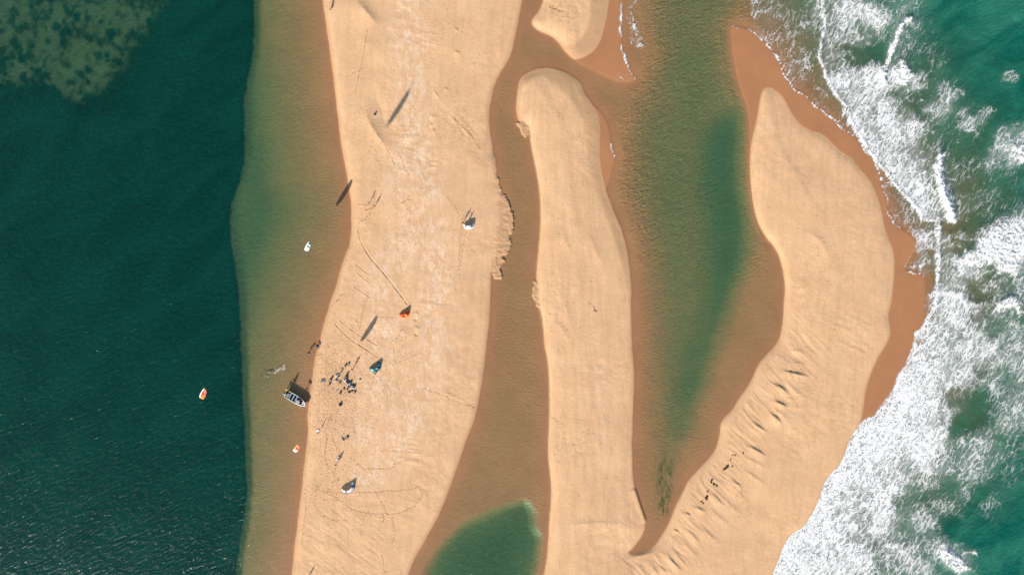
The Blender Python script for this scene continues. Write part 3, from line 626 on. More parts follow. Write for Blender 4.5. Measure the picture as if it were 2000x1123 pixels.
def box(bm, c, s, bev=.0, rz=0, mi=0, jit=0):
    r = bmesh.ops.create_cube(bm, size=1.0); vs = r['verts']
    for v in vs:
        v.co = Vector((v.co.x*s[0], v.co.y*s[1], v.co.z*s[2]))
        if jit: v.co += Vector((random.uniform(-jit, jit), random.uniform(-jit, jit), random.uniform(-jit, jit)))
    if bev > 0:
        es = list({e for v in vs for e in v.link_edges}); q = bmesh.ops.bevel(bm, geom=es, offset=bev, segments=2, affect='EDGES'); vs = list({v for f in q['faces'] for v in f.verts} | {v for v in vs if v.is_valid})
    bmesh.ops.rotate(bm, verts=vs, cent=(0, 0, 0), matrix=Matrix.Rotation(rz, 3, 'Z')); bmesh.ops.translate(bm, verts=vs, vec=c)

# ------------------------------------------------------------------ people
def skin_obj(name, V, E, material, parent, root=0, sub=1):
    me = bpy.data.meshes.new("tmp"); me.from_pydata([v[0] for v in V], E, []); ob = bpy.data.objects.new("tmp", me); scn.collection.objects.link(ob)
    ob.modifiers.new("skin", 'SKIN'); 
    for i, v in enumerate(V):
        me.skin_vertices[0].data[i].radius = (v[1], v[1]*(v[2] if len(v) > 2 else 1)); me.skin_vertices[0].data[i].use_root = (i == root)
    sb = ob.modifiers.new("sub", 'SUBSURF'); sb.levels = sub; sb.render_levels = sub
    dg = bpy.context.evaluated_depsgraph_get(); m2 = bpy.data.meshes.new_from_object(ob.evaluated_get(dg)); m2.name = name
    bpy.data.objects.remove(ob); m2.materials.clear(); m2.materials.append(material)
    m2.polygons.foreach_set('use_smooth', [True]*len(m2.polygons))
    return link(bpy.data.objects.new(name, m2), parent)
POSES = {
 'stand': dict(pel=(0,0,.95), sp=(0,0,1.14), ch=(0,.01,1.36), nk=(0,.01,1.50), hd=(0,.03,1.63), el=[(-.26,0,1.14),(.26,0,1.14)], wr=[(-.27,.1,.90),(.27,.1,.90)], kn=[(-.12,.03,.50),(.12,.03,.50)], an=[(-.13,-.01,.08),(.13,-.01,.08)]),
 'walk': dict(pel=(0,0,.93), sp=(0,.03,1.12), ch=(0,.06,1.34), nk=(0,.09,1.48), hd=(0,.13,1.60), el=[(-.25,-.12,1.16),(.25,.14,1.16)], wr=[(-.24,-.2,.94),(.24,.36,1.06)], kn=[(-.11,.18,.52),(.11,-.02,.48)], an=[(-.11,.22,.08),(.11,-.30,.12)]),
 'lift': dict(pel=(0,0,.95), sp=(0,0,1.14), ch=(0,0,1.36), nk=(0,0,1.50), hd=(0,.03,1.63), el=[(-.34,.18,1.40),(.34,.18,1.40)], wr=[(-.30,.42,1.50),(.30,.42,1.50)], kn=[(-.15,.03,.50),(.15,.03,.50)], an=[(-.18,-.01,.08),(.18,-.01,.08)]),
 'bend': dict(pel=(0,-.1,.86), sp=(0,.06,.98), ch=(0,.26,1.06), nk=(0,.38,1.10), hd=(0,.49,1.12), el=[(-.24,.34,.84),(.24,.34,.84)], wr=[(-.2,.42,.62),(.2,.42,.62)], kn=[(-.13,.06,.48),(.13,.06,.48)], an=[(-.13,-.06,.08),(.13,-.06,.08)]),
 'sit': dict(pel=(0,0,.14), sp=(0,-.02,.33), ch=(0,.03,.54), nk=(0,.07,.68), hd=(0,.11,.81), el=[(-.27,.14,.42),(.27,.14,.42)], wr=[(-.16,.36,.42),(.16,.36,.42)], kn=[(-.15,.42,.46),(.15,.42,.46)], an=[(-.14,.62,.08),(.14,.62,.08)]),
}
def person(label, px, py, pose, face, cloth, legs=None, skin='skin', hair='hair', scale=1.0, tilt=0.0, dz=0.0, zbase=None, hat=None):
    P = POSES[pose]; x, y = W(px, py); z = gz(x, y) if zbase is None else zbase
    root = thing("person", label, "person", (x, y, z+dz), face, "people on the sandbar"); root.rotation_euler = (tilt, 0, face); root.scale = (scale,)*3
    V = []; E = []
    def add(p, r, prev=None, fl=1.0):
        V.append((tuple(p), r, fl)); i = len(V)-1
        if prev is not None: E.append((prev, i))
        return i
    pel = add(P['pel'], .135); sp = add(P['sp'], .12, pel); ch = add(P['ch'], .14, sp); nk = add(P['nk'], .058, ch); hd = add(P['hd'], .092, nk)
    h = Vector(P['hd']); tp = add(h+Vector((0, -.01, .10)), .075, hd); add(h+Vector((0, .105, -.01)), .014, hd)
    for s, q in ((-1, 0), (1, 1)): add(h+Vector((s*.098, 0, 0)), .015, hd)
    for q, s in ((0, -1), (1, 1)):
        c = Vector(P['ch']); sh = add(c+Vector((s*.17, 0, .04)), .062, ch); el = add(P['el'][q], .043, sh); wr = add(P['wr'][q], .028, el)
        w = Vector(P['wr'][q]); d = (w-Vector(P['el'][q])).normalized(); pa = add(w+d*.06, .033, wr)
        for k, (off, ln) in enumerate(((-.027, .065), (-.009, .08), (.009, .085), (.027, .07))):
            b0 = w+d*.09+Vector((0, off, 0)); f0 = add(b0, .0085, pa); f1_ = add(b0+d*ln*.55+Vector((-s*.012, 0, 0)), .008, f0); add(b0+d*ln+Vector((-s*.035, 0, 0)), .007, f1_)
        t0 = add(w+d*.045+Vector((-s*.01, .035, 0)), .009, pa); add(w+d*.085+Vector((-s*.02, .055, 0)), .008, t0)
        pv = Vector(P['pel']); hp = add(pv+Vector((s*.095, 0, -.04)), .088, pel); kn = add(P['kn'][q], .058, hp); an = add(P['an'][q], .038, kn)
        a = Vector(P['an'][q]); he = add(a+Vector((0, .03, -.045)), .035, an); add(a+Vector((s*.02, .17, -.055)), .026, he)
    skin_obj("body", V, E, M[skin], root)
    # clothes: a shell over the torso and upper arms, one over the hips and thighs
    c = Vector(P['ch']); T = [(P['pel'], .15), (P['sp'], .137), (P['ch'], .158)]; TE = [(0, 1), (1, 2)]
    for q, s in ((0, -1), (1, 1)):
        T.append((tuple(c+Vector((s*.17, 0, .04))), .078)); T.append((tuple((c+Vector((s*.17, 0, .04))).lerp(Vector(P['el'][q]), .75)), .062)); n = len(T); TE += [(2, n-2), (n-2, n-1)]
    skin_obj("shirt" if legs else "wetsuit_top", T, TE, M[cloth], root)
    pv = Vector(P['pel']); G = [(P['pel'], .152)]; GE = []
    for q, s in ((0, -1), (1, 1)):
        hp = pv+Vector((s*.095, 0, -.04)); kn = Vector(P['kn'][q]); G.append((tuple(hp), .105)); G.append((tuple(hp.lerp(kn, .85)), .078)); n = len(G); GE += [(0, n-2), (n-2, n-1)]
    skin_obj("shorts", G, GE, M[legs or cloth], root)
    bm = bmesh.new(); bmesh.ops.create_uvsphere(bm, u_segments=12, v_segments=8, radius=.115); 
    for v in bm.verts: v.co.z = v.co.z*.8+.045; v.co.y = v.co.y-.022
    for v in bm.verts: v.co += h
    from_bm("hair", bm, M[hair], root)
    if hat:
        bm = bmesh.new(); bmesh.ops.create_cone(bm, cap_ends=True, segments=20, radius1=.34, radius2=.1, depth=.14)
        for v in bm.verts: v.co += h+Vector((0, 0, .12))
        from_bm("hat", bm, M[hat], root)
    return root
dn = math.atan2(.883, .47)      # direction shadows fall
person("person in a pale top standing beside dug brown sand", 721.5, 399, 'lift', 1.2, 'white', 'pink')
person("thin person in dark clothes standing right of the one in a pale top", 732.8, 404.2, 'stand', .4, 'brown', 'black', 'dskin', scale=.95)
person("dark-clothed person standing at the left tip of the blue and white kite", 904.5, 436, 'walk', -.8, 'black', 'black', 'dskin')
person("person in a navy top holding the edge of the blue and white kite", 910.5, 441.5, 'lift', 1.8, 'navy', 'grey')
person("person in black standing apart between the bags and the teal kite", 690, 720.5, 'walk', -.6, 'black', 'brown', 'dskin', scale=1.08)
person("person in a red top crouched by the pale crumpled kite", 663.3, 734, 'bend', 2.2, 'red', 'navy')
person("person in black standing with a round white board, nearest the waterline", 624.4, 842.6, 'stand', 1.0, 'black', 'black', 'skin')
person("person in black carrying a white board above the white kite", 658.2, 904.8, 'walk', -.9, 'black', 'grey', 'dskin', scale=1.05)
person("person in black standing below the teal kite", 735.2, 728.5, 'stand', .2, 'black', 'black', 'dskin')
person("person wading at the water's edge in a dark wide hat above the boat", 602.5, 689.5, 'bend', -1.2, 'black', 'black', 'skin', hat='violet')
person("person in dark clothes whose long shadow reaches in at the bottom edge", 602.5, 1127, 'walk', .5, 'black', 'navy', 'dskin')
person("person in a teal top riding face down ahead of the churned wake", 515.5, 733.2, 'stand', R(-95), 'teal', 'teal', 'skin', tilt=R(0), zbase=.05).rotation_euler = (R(-82), 0, R(-98))
bx, by = W(515, 733)

# ------------------------------------------------------------------ kites
def kite(name, label, centre, axes, a, bdep, A, chord, cols, le_col, nP=6, sweep=.25, group="inflatable kites", pitch=0, rootz=None):
    """axes = (span, bow, chordwise) unit vectors; arc of half angle A, radius a (span) and bdep (bow)"""
    s, bo, c = axes; root = thing(name, label, "kite", centre, 0, group)
    def LE(t):
        th = t*A; return s*(a*math.sin(th))+bo*(bdep*math.cos(th))+c*(sweep*(1-math.cos(th)))
    def CH(t): return chord*(1-.62*abs(t)**2.2)
    n = 48; bm = bmesh.new()
    tube(bm, [LE(-1+2*i/n) for i in range(n+1)], [.045+.065*(1-abs(-1+2*i/n)**2) for i in range(n+1)], 8)
    from_bm("leading_edge", bm, M[le_col], root)
    bm = bmesh.new(); m = 8; grid = []
    cidx = {}; mats = []
    for cn in cols:
        if cn not in cidx: cidx[cn] = len(mats); mats.append(M[cn])
    for i in range(n+1):
        t = -1+2*i/n; row = []
        pf = (t+1)/2*nP; bulge = math.sin(math.pi*(pf % 1))
        nrm_ = (s*math.sin(t*A)*bdep+bo*math.cos(t*A)*a).normalized()
        for j in range(m+1):
            w = j/m; cam_ = math.sin(math.pi*min(1, w*1.0))*.10*CH(t)
            row.append(bm.verts.new(LE(t)+c*(CH(t)*w)+nrm_*(cam_+.05*bulge*w)-nrm_*(pitch*CH(t)*w)))
        grid.append(row)
    for i in range(n):
        for j in range(m):
            f = bm.faces.new((grid[i][j], grid[i+1][j], grid[i+1][j+1], grid[i][j+1])); f.material_index = cidx[cols[min(len(cols)-1, int((i+.5)/n*len(cols)))]]
    r = bmesh.ops.solidify(bm, geom=bm.faces[:], thickness=.012)
    from_bm("canopy", bm, mats, root)
    for k in range(1, nP):
        t = -1+2*k/nP; nrm_ = (s*math.sin(t*A)*bdep+bo*math.cos(t*A)*a).normalized(); bm = bmesh.new()
        tube(bm, [LE(t)+c*(CH(t)*w)-nrm_*(.03+pitch*CH(t)*w)+nrm_*math.sin(math.pi*w)*.10*CH(t) for w in (0, .25, .5, .75, .97)], [.045, .042, .038, .03, .02], 6)
        from_bm("strut", bm, M[le_col], root)
    return root
def parked(label, px, py, r_px, mid, H, cols, le, A=105, squash=.9):
    x, y = W(px, py); z = gz(x, y)
    o = Vector((mid[0], -mid[1], 0)).normalized(); sp = Vector((0, 0, 1)).cross(o)
    up = Vector((0, 0, 1)); c = (up*.85-o*.0).normalized()
    return kite("kite_on_sand", label, (x, y, z+.08), (sp, o, c), r_px*S*1.12, r_px*S*squash*1.12, R(A), H*.82, cols, le, nP=5, sweep=.0, group="kites lying on the sand", pitch=.85)
parked("white kite with black leading edge patches lying open on the sand", 680.5, 948.5, 12.5, (.50, .86), 1.5, ['kwhite', 'kblue', 'kwhite', 'kwhite', 'kwhite', 'kblue', 'kwhite', 'kwhite'][::-1], 'kblack')
parked("teal kite curled up on the sand with a person below it", 733.5, 715, 10.5, (.55, .84), 1.5, ['kteal', 'kaqua', 'kdteal', 'kaqua', 'kdteal', 'kteal', 'kaqua', 'kteal'][::-1], 'kdteal', 110)
parked("orange and yellow kite curled up at the end of a drag line", 790.5, 610.5, 9.0, (.55, .84), 1.35, ['korange', 'korange', 'kred', 'kyellow', 'kred', 'korange', 'kyellow'], 'korange', 112)
parked("blue and white kite standing on the sand beside two people", 916, 438.5, 9.2, (.12, 1), 1.2, ['kwhite', 'kblue', 'kwhite', 'kwhite', 'kblue', 'kblue', 'kwhite'], 'kwhite', 100)
def flying(label, px, py, z, plan, sz, chord, cols, le, bow=.9):
    k = (CAMH-z)/CAMH; x, y = W(px, py); c = Vector((x*k, y*k, z)); d = Vector((-SUNX, -SUNY, 0)).normalized()
    s = (Vector((d.x*.966+d.y*.26, d.y*.966-d.x*.26, 0))*plan+Vector((0, 0, sz))); L = s.length; s.normalize()
    ch = Vector((s.y, -s.x, 0)).normalized(); bo = ch.cross(s).normalized()
    if bo.z < 0: bo = -bo
    ch = (ch*.96-bo*.1+Vector((0,0,.0))).normalized()
    A = R(72); a = L/2/math.sin(A); off = bo*bow*.75
    return kite("flying_kite", label, c-off-ch*chord*.5, (s, bo, ch), a, bow, A, chord, cols, le, nP=4, sweep=.12, group="kites in the air", pitch=.12)
flying("orange kite fading to yellow flying over the dark deep water", 397, 771, 34.9, 3.8, 3.5, 1.2, ['kyellow', 'kyellow', 'korange', 'korange', 'kred', 'korange', 'korange'], 'kwhite', .45)
flying("red-orange and white kite flying over the shallows near the beach", 579.5, 877, 14.6, 3.1, 2.3, 1.15, ['kwhite', 'kwhite', 'kwhite', 'korange', 'kred', 'korange', 'korange'], 'kyellow', .4)
flying("white kite with a black and pale blue tip flying over the shallows", 601.5, 483, 7.2, 3.0, 2.8, 1.1, ['kwhite', 'kwhite', 'kwhite', 'kwhite', 'kdteal', 'kaqua', 'kblack', 'kblack'], 'kwhite', .35)

# ------------------------------------------------------------------ boat
bx, by = W(560.3, 767.8); hd = R(-30.3)
boat = thing("boat", "pale grey open workboat with a pointed white bow pulled up on the beach", "boat", (bx, by, .02), hd)
st = [(0, .98, .66), (.8, 1.04, .67), (2.0, 1.08, .69), (3.4, 1.08, .73), (4.6, 1.0, .80), (5.4, .80, .88), (6.1, .50, .97), (6.55, .24, 1.04), (6.85, .03, 1.10)]
bm = bmesh.new(); rows = []
for x, w, h in st:
    kz = 0.0 if x < 5 else (x-5)**2*.12
    rows.append([bm.verts.new(p) for p in ((x, -w, h), (x, -w*.92, .35+kz), (x, -w*.5, .05+kz), (x, 0, 0+kz), (x, w*.5, .05+kz), (x, w*.92, .35+kz), (x, w, h))])
for A_, B_ in zip(rows, rows[1:]):
    for k in range(6): bm.faces.new((A_[k], A_[k+1], B_[k+1], B_[k]))
bm.faces.new(rows[0]); bmesh.ops.solidify(bm, geom=bm.faces[:], thickness=.05)
from_bm("hull", bm, M['alu'], boat, False)
bm = bmesh.new()
for sgn in (-1, 1): tube(bm, [(x, sgn*w, h+.03) for x, w, h in st], .075, 8)
tube(bm, [(0, -.98, .69), (0, .98, .69)], .06, 8)
from_bm("gunwale", bm, M['alu'], boat)
bm = bmesh.new(); vs = [bm.verts.new((x, s_*w*.90, .42)) for s_ in (-1,) for x, w, h in st[:6]]+[bm.verts.new((x, w*.90, .42)) for x, w, h in st[:6][::-1]]
bm.faces.new(vs); bmesh.ops.solidify(bm, geom=bm.faces[:], thickness=.03); from_bm("floor_panel", bm, M['floor'], boat, False)
bm = bmesh.new(); q = st[5:]; vs = [bm.verts.new((x, -w*.86, h-.02)) for x, w, h in q]+[bm.verts.new((x, w*.86, h-.02)) for x, w, h in q[::-1]]
bm.faces.new(vs); bmesh.ops.solidify(bm, geom=bm.faces[:], thickness=.03); fd_ = from_bm("bow_deck", bm, M['bowdeck'], boat, False)
bm = bmesh.new(); box(bm, (5.9, 0, .95), (.32, .32, .05), .02); from_bm("hatch", bm, M['bench'], fd_, False)
for x in (1.35, 2.35, 3.3):
    bm = bmesh.new(); box(bm, (x, 0, .60), (.42, 1.86, .10), .03); from_bm("bench", bm, M['bench'], boat, False)
bm = bmesh.new(); box(bm, (.72, -.1, .62), (.5, 1.1, .4), .05); from_bm("engine_box", bm, M['grey'], boat, False)
bm = bmesh.new(); box(bm, (4.25, -.05, .85), (.5, .6, .7), .06); from_bm("console", bm, M['grey'], boat, False)
bm = bmesh.new(); box(bm, (4.5, .0, 2.42), (1.15, 1.0, .06), .02); from_bm("canopy", bm, M['canopy'], boat, False)
for yy in (-.32, .34):
    bm = bmesh.new(); tube(bm, [(4.4, yy*1.9, .8), (4.45, yy, 2.4)], .045, 6); tube(bm, [(4.1, yy*1.9, .8), (4.43, yy, 1.9)], .035, 6); from_bm("canopy_post", bm, M['alu'], boat)
mo = thing("outboard_motor", "blue-grey outboard motor tilted over the stern of the boat", "motor", (bx+math.cos(hd)*-.35+math.sin(hd)*.35, by+math.sin(hd)*-.35-math.cos(hd)*.35, .45), hd)
mo.parent = boat; mo.location = (-.38, -.30, .45); mo.rotation_euler = (0, 0, 0)
for k_ in ('label', 'category'): del mo[k_]
bm = bmesh.new(); box(bm, (-.12, 0, .55), (.62, .42, .42), .1); from_bm("cowling", bm, M['engine'], mo)
bm = bmesh.new(); box(bm, (-.15, 0, .1), (.22, .12, .75), .03); box(bm, (-.3, 0, -.28), (.5, .06, .1), .02); from_bm("shaft", bm, M['black'], mo)
bm = bmesh.new(); box(bm, (.30, 0, .30), (.2, .3, .4), .03); from_bm("bracket", bm, M['alu'], mo, False)
def on_boat(x, y): return (bx+math.cos(hd)*x-math.sin(hd)*y, by+math.sin(hd)*x+math.cos(hd)*y)
def toP(x, y): return x/S+CX, CY-y/S
for (lx, ly, lab, cl, sk, pose) in ((.25, .45, "person in brown clothes standing at the stern of the boat", 'brown', 'dskin', 'stand'), (.42, .02, "person in a pink and white top standing near the boat's stern", 'pink', 'skin', 'stand'),
                                    (.10, .85, "dark-clothed person at the far stern corner of the boat beside the yellow board", 'black', 'dskin', 'walk'), (4.75, .62, "person in brown leaning beside the boat's grey canopy", 'brown', 'dskin', 'sit')):
    x, y = on_boat(lx, ly); person(lab, *toP(x, y), pose, hd+1, cl, 'navy' if cl == 'pink' else None or 'black', sk, zbase=.45)
x, y = on_boat(.05, 1.12)
def board(label, px, py, L, wd_, rz, colr, z=None, tilt=0, group="kiteboards", cat="board", roll=0):
    x, y = W(px, py); zz = gz(x, y)+.05 if z is None else z
    t = thing("kiteboard", label, cat, (x, y, zz), rz, group); t.rotation_euler = (roll, tilt, rz)
    bm = bmesh.new(); n = 14; top = []; bot = []
    for i in range(n+1):
        u = -1+2*i/n; w = wd_/2*(1-abs(u)**4*.75); zc = .05*u*u; top.append([bm.verts.new((u*L/2, w*q, zc+.012)) for q in (-1, -.5, 0, .5, 1)]); bot.append([bm.verts.new((u*L/2, w*q, zc-.012)) for q in (-1, -.5, 0, .5, 1)])
    for i in range(n):
        for k in range(4): bm.faces.new((top[i][k], top[i+1][k], top[i+1][k+1], top[i][k+1])); bm.faces.new((bot[i][k], bot[i][k+1], bot[i+1][k+1], bot[i+1][k]))
        bm.faces.new((top[i][0], bot[i][0], bot[i+1][0], top[i+1][0])); bm.faces.new((top[i][4], top[i+1][4], bot[i+1][4], bot[i][4]))
    for e_ in (0, n):
        for k in range(4): bm.faces.new((top[e_][k], top[e_][k+1], bot[e_][k+1], bot[e_][k]))
    from_bm("board_deck", bm, M[colr], t)
    for sx in (-.25, .25):
        bm = bmesh.new(); tube(bm, [(sx*L*.8, -wd_*.3, .02), (sx*L*.8, -wd_*.15, .10), (sx*L*.8, wd_*.15, .10), (sx*L*.8, wd_*.3, .02)], .025, 6); from_bm("foot_strap", bm, M['black'], t)
    for sx in (-1, 1):
        bm = bmesh.new(); box(bm, (sx*L*.43, 0, -.02), (.07, .012, .05), .004); from_bm("fin", bm, M['black'], t, False)
    return t
board("long yellow board lying across the boat's stern corner", *toP(x, y), 1.5, .42, hd-.05, 'yellow', z=.98, group=None)
board("round-ended white board held by the person nearest the waterline", 621.3, 839.8, 1.05, .55, .3, 'white', z=None, tilt=-.15)
board("white board carried by the person above the white kite", 660.4, 895.0, 1.0, .45, .2, 'white', z=.95)
board("pale board with a grey end held near the person above the white kite", 664.8, 894.2, .9, .40, -.3, 'grey', z=.80)
board("pale board lying flat on the trampled sand left of the bags", 660.2, 760.6, 1.15, .42, .35, 'grey')
board("red board at the head of the rider in the shallows", 510.4, 734.6, .8, .38, 1.2, 'red', z=.08)

# ------------------------------------------------------------------ bags and gear
def bag(label, px, py, l, w, h, rz, colr, kind=0, col2='grey'):
    l *= 1.15; w *= 1.25; h *= .62
    x, y = W(px, py); t = thing("gear_bag" if kind == 0 else "backpack", label, "bag", (x, y, gz(x, y)), rz, "bags and kite gear left on the sand")
    bm = bmesh.new(); bmesh.ops.create_cube(bm, size=1); bmesh.ops.subdivide_edges(bm, edges=bm.edges[:], cuts=3, use_grid_fill=True)
    for v in bm.verts:
        c = v.co; q = Vector((c.x*2, c.y*2, c.z*2)); nr = max(q.length, .01); sph = q/nr
        c2 = q.lerp(sph, .42); v.co = Vector((c2.x*l*.55, c2.y*w*.55, c2.z*h*.55+h*.5))+Vector((random.uniform(-1, 1), random.uniform(-1, 1), random.uniform(-1, 1)))*.02
        if kind == 1 and v.co.z > h*.6: v.co.x *= .7; v.co.y *= .7
    from_bm("bag_body", bm, M[colr], t)
    for s_ in (-1, 1):
        bm = bmesh.new(); yy = s_*w*.22
        tube(bm, [(-l*.22, yy, h*.97), (-l*.12, yy, h*1.12), (l*.12, yy, h*1.12), (l*.22, yy, h*.97)], .022, 6); from_bm("strap", bm, M[col2], t)
    bm = bmesh.new(); box(bm, (l*.18, 0, h*1.0), (l*.34, w*.5, .06), .02); from_bm("pocket", bm, M[col2], t)
    return t
B = [("tall dark bag with a pale top left of the group, upper of two", 646.3, 742, .7, .5, .95, .9, 'black', 1, 'white'),
 ("dark bag with a pinkish corner left of the group, lower of two", 644.0, 750.8, .6, .45, .45, 1.1, 'black', 0, 'white'),
 ("grey-green flat bag below the person in the red top", 657.2, 742.5, .8, .55, .35, .8, 'grey', 0, 'black'),
 ("small brown bag right of the grey-green flat bag", 663.0, 744.0, .5, .28, .3, 1.0, 'brown', 0, 'black'),
 ("narrow dark bag right of the small brown bag", 665.5, 746.3, .65, .28, .32, 1.1, 'black', 0, 'brown'),
 ("small dark bag set apart above the group, left of two", 675.7, 713.6, .65, .4, .42, 1.1, 'black', 0, 'grey'),
 ("dark bag with a white side set apart above the group, right of two", 681.6, 710.6, .7, .45, .45, 1.0, 'black', 1, 'white'),
 ("tall black bag at the top of the bag line", 677.0, 735.2, .8, .55, .95, 1.2, 'black', 1, 'grey'),
 ("black bag with white straps under the tall black bag", 676.0, 740.2, .75, .6, .6, .5, 'navy', 0, 'white'),
 ("white bag on the left of the bag line", 675.0, 743.0, .5, .35, .28, .2, 'white', 0, 'pink'),
 ("black bag bridging the upper and lower parts of the bag line", 678.6, 743.6, .7, .4, .42, 1.8, 'black', 0, 'navy'),
 ("brown-black bag at the bend of the bag line", 680.8, 747.0, .65, .45, .45, .4, 'brown', 0, 'black'),
 ("teal-black bag in the middle of the lower pile", 685.4, 746.8, .85, .6, .6, .9, 'navy', 1, 'teal'),
 ("pale grey bag under the teal-black bag", 683.0, 750.0, .6, .4, .3, .2, 'grey', 0, 'white'),
 ("long black bag on the left of the lower pile", 684.2, 753.9, .95, .45, .42, .1, 'black', 0, 'grey'),
 ("black bag with white panels in the centre of the lower pile", 688.2, 753.6, .7, .6, .55, .7, 'black', 1, 'white'),
 ("black bag at the right end of the lower pile", 692.6, 753.8, .7, .6, .6, .9, 'black', 1, 'brown'),
 ("white and grey bag along the bottom of the lower pile", 690.2, 757.2, .7, .4, .3, -.3, 'white', 0, 'grey'),
 ("brown bag just below the lower pile", 688.8, 762.2, .65, .5, .38, .6, 'brown', 0, 'black'),
 ("upright dark bag with a pale side at the lower right of the group", 694.2, 764.8, .55, .42, .5, 1.4, 'black', 1, 'grey'),
 ("small black bag at the bottom of the group", 683.0, 765.5, .6, .4, .32, .1, 'black', 0, 'brown'),
 ("small brown and pink bag left below the bag line", 672.8, 758.6, .5, .36, .34, 1.8, 'brown', 0, 'pink'),
 ("brown bag with a white strap between the pink one and the lower pile", 678.4, 761.0, .6, .4, .4, 1.1, 'brown', 0, 'white'),
 ("lone brown-black bag lying below the pale board", 666.2, 765.8, .65, .4, .42, 1.3, 'black', 0, 'brown'),
 ("tiny dark bag alone to the right of the group", 704.2, 739.7, .45, .2, .18, -.5, 'black', 0, 'brown'),
 ("black peaked backpack standing alone below the group", 665.6, 789.4, .75, .6, .62, .5, 'black', 1, 'navy'),
 ("black bag with a white dot midway between the two white boards", 678.6, 853.6, .75, .6, .5, .9, 'black', 1, 'white'),
 ("dark upright box-shaped bag alone on the upper sand near the long kite shadow", 733.0, 224.8, .55, .42, .42, 1.0, 'black', 0, 'black')]
for a in B: bag(*a)
# crumpled pale kite beside the crouching person
def cloth(label, px, py, r, colr, name="folded_kite", h=.22):
    x, y = W(px, py); t = thing(name, label, "kite" if "kite" in name else "cloth", (x, y, gz(x, y)), 0)
    bm = bmesh.new(); n = 22; g = []
    ph = random.random()*9
    for i in range(n+1):
        row = []
        for j in range(n+1):
            u = -1+2*i/n; v = -1+2*j/n; a = math.atan2(v, u); q = 1-.22*math.sin(3*a+ph)-.12*math.sin(7*a+ph)
            z = h*max(0, 1-(u*u+v*v)*.48)*(.45+.55*math.sin(5*u+3*v+ph)*math.cos(6*v-2*u))+.05
            row.append(bm.verts.new((u*r*q, v*r*q*.75, max(z, .03))))
        g.append(row)
    for i in range(n):
        for j in range(n): bm.faces.new((g[i][j], g[i+1][j], g[i+1][j+1], g[i][j+1]))
    bmesh.ops.solidify(bm, geom=bm.faces[:], thickness=.015); from_bm("fabric", bm, M[colr], t); return t
cloth("white and pinkish crumpled kite beside the crouching person in red", 659.8, 733.4, .62, 'kwhite', h=.4)
cloth("translucent white sheet spread at the foot of the thin stake", 632.0, 742.4, .62, 'grey', "cloth_sheet", .18)
x, y = W(636, 741.5); t = thing("marker_stake", "thin stake with a small flag beside the translucent white sheet", "stake", (x, y, gz(x, y)))
bm = bmesh.new(); tube(bm, [(0, 0, 0), (0, 0, .98)], .022, 6); from_bm("stake", bm, M['grey'], t)
bm = bmesh.new(); box(bm, (.11, 0, .9), (.2, .02, .14), .004); from_bm("flag", bm, M['red'], t, False)
# dark parasol lying low at the waterline
x, y = W(619.6, 684.8); t = thing("beach_umbrella", "small dark round parasol on a reddish pole at the waterline", "umbrella", (x, y, max(gz(x, y), 0)))
ex_, ey_ = W(621.3, 675.5); dx, dy = ex_-x, ey_-y
bm = bmesh.new(); tube(bm, [(0, 0, 0), (dx*.9, dy*.9, .55)], .05, 6); from_bm("pole", bm, M['pole'], t)
bm = bmesh.new(); bmesh.ops.create_cone(bm, cap_ends=False, segments=10, radius1=.56, radius2=.02, depth=.2)
for v in bm.verts: v.co += Vector((dx, dy, .55))
bmesh.ops.solidify(bm, geom=bm.faces[:], thickness=.015); from_bm("umbrella_top", bm, M['violet'], t)
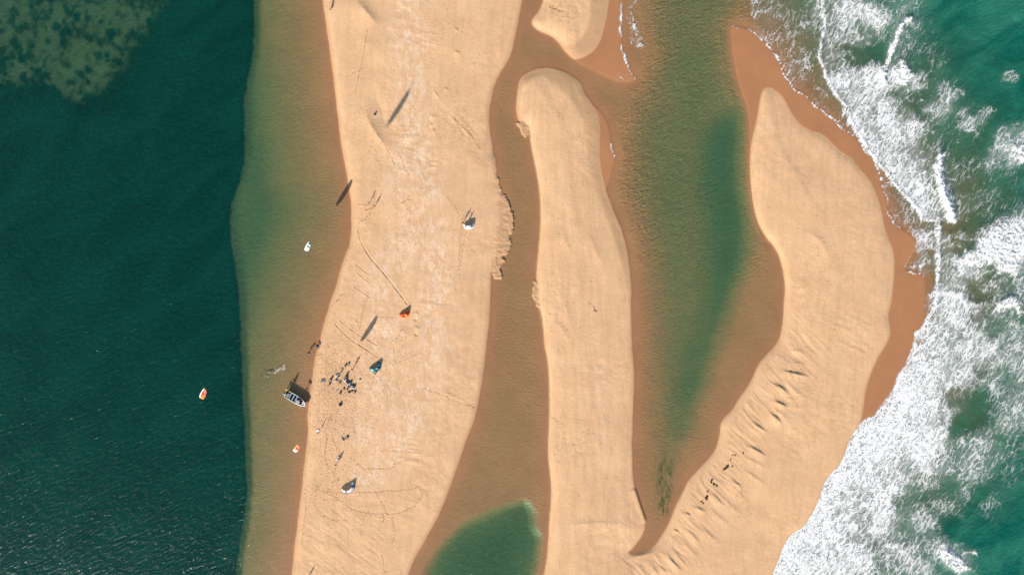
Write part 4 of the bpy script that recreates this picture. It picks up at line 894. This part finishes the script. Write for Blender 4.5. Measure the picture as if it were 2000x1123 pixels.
# driftwood branch at the top edge
def P3(px, py, h=0.0):
    x, y = W(px, py); return Vector((x, y, gz(x, y)+h))
o0 = P3(647, 14); bm = bmesh.new()
tube(bm, [P3(644.3, 22, .05)-o0, P3(648, 18, .10)-o0, P3(650, 14, .18)-o0, P3(651, 6, .25)-o0, P3(650, -2, .25)-o0], [.13, .14, .12, .09, .05], 7)
for br in ([(648, 18, .1), (651.5, 17.5, .35), (652.5, 14, .5)], [(650, 13, .18), (647.5, 9, .4), (647, 5, .5)], [(650.6, 8, .25), (652.5, 3, .5)], [(649, 16, .15), (645.5, 14.5, .35)]):
    tube(bm, [P3(*p)-o0 for p in br], [.07]+[.035]*(len(br)-1), 6)
br = from_bm("driftwood_branch", bm, M['wood']); br.location = o0; tag(br, "dark forked driftwood branch on the sand at the top edge", "driftwood")
# dry weed clumps along the east bar, and a forked scrap near the lone bag
def weed(label, pts, name="seaweed_clump"):
    x0, y0 = W(*pts[0][:2]); z0 = gz(x0, y0); bm = bmesh.new()
    for (px, py, r) in pts:
        x, y = W(px, py)
        for _ in range(int(10+26*r)):
            a = random.uniform(0, 6.28); q = random.random()**.6*r*.8; cx_, cy_ = x-x0+math.cos(a)*q, y-y0+math.sin(a)*q; z = gz(cx_+x0, cy_+y0)-z0
            l = random.uniform(.1, .22); b2 = random.uniform(0, 6.28)
            tube(bm, [(cx_, cy_, z+.02), (cx_+math.cos(b2)*l*.6, cy_+math.sin(b2)*l*.6, z+random.uniform(.05, .14)), (cx_+math.cos(b2)*l, cy_+math.sin(b2)*l, z+.02)], [.045, .06, .03], 5)
    o = from_bm(name, bm, M['weed']); o.location = (x0, y0, z0); tag(o, label, "seaweed", "dark weed clumps on the east bar"); return o
weed("largest dark weed clump on the east bar, topmost big one", [(1420, 909, .55), (1415, 914, .45), (1418, 912, .5), (1413, 916, .25), (1429, 910, .2)])
weed("hook-shaped dark weed clump between the topmost and the round one", [(1389.5, 936, .3), (1388, 941, .28), (1393, 945, .45), (1398, 947, .4)])
weed("round dark weed clump below the hook-shaped one", [(1380, 968, .4), (1379, 973, .38), (1377, 970, .3), (1380.5, 959, .15)])
weed("small dark weed clump lowest of the row", [(1369, 978, .26), (1372, 981, .2)])
weed("two small dark weed scraps at the upper end of the row", [(1434, 888, .22), (1430, 888, .15), (1450, 884, .2), (1426, 897, .12)])
o = weed("forked brown scrap of weed beside the black bag with a white dot", [(669.6, 853.5, .1), (670.6, 856, .14), (672, 858, .16), (673.2, 857, .1)]); del o['group']
o = weed("small dark scrap on the middle bar", [(1160.5, 607, .18), (1163, 608.5, .12)]); del o['group']
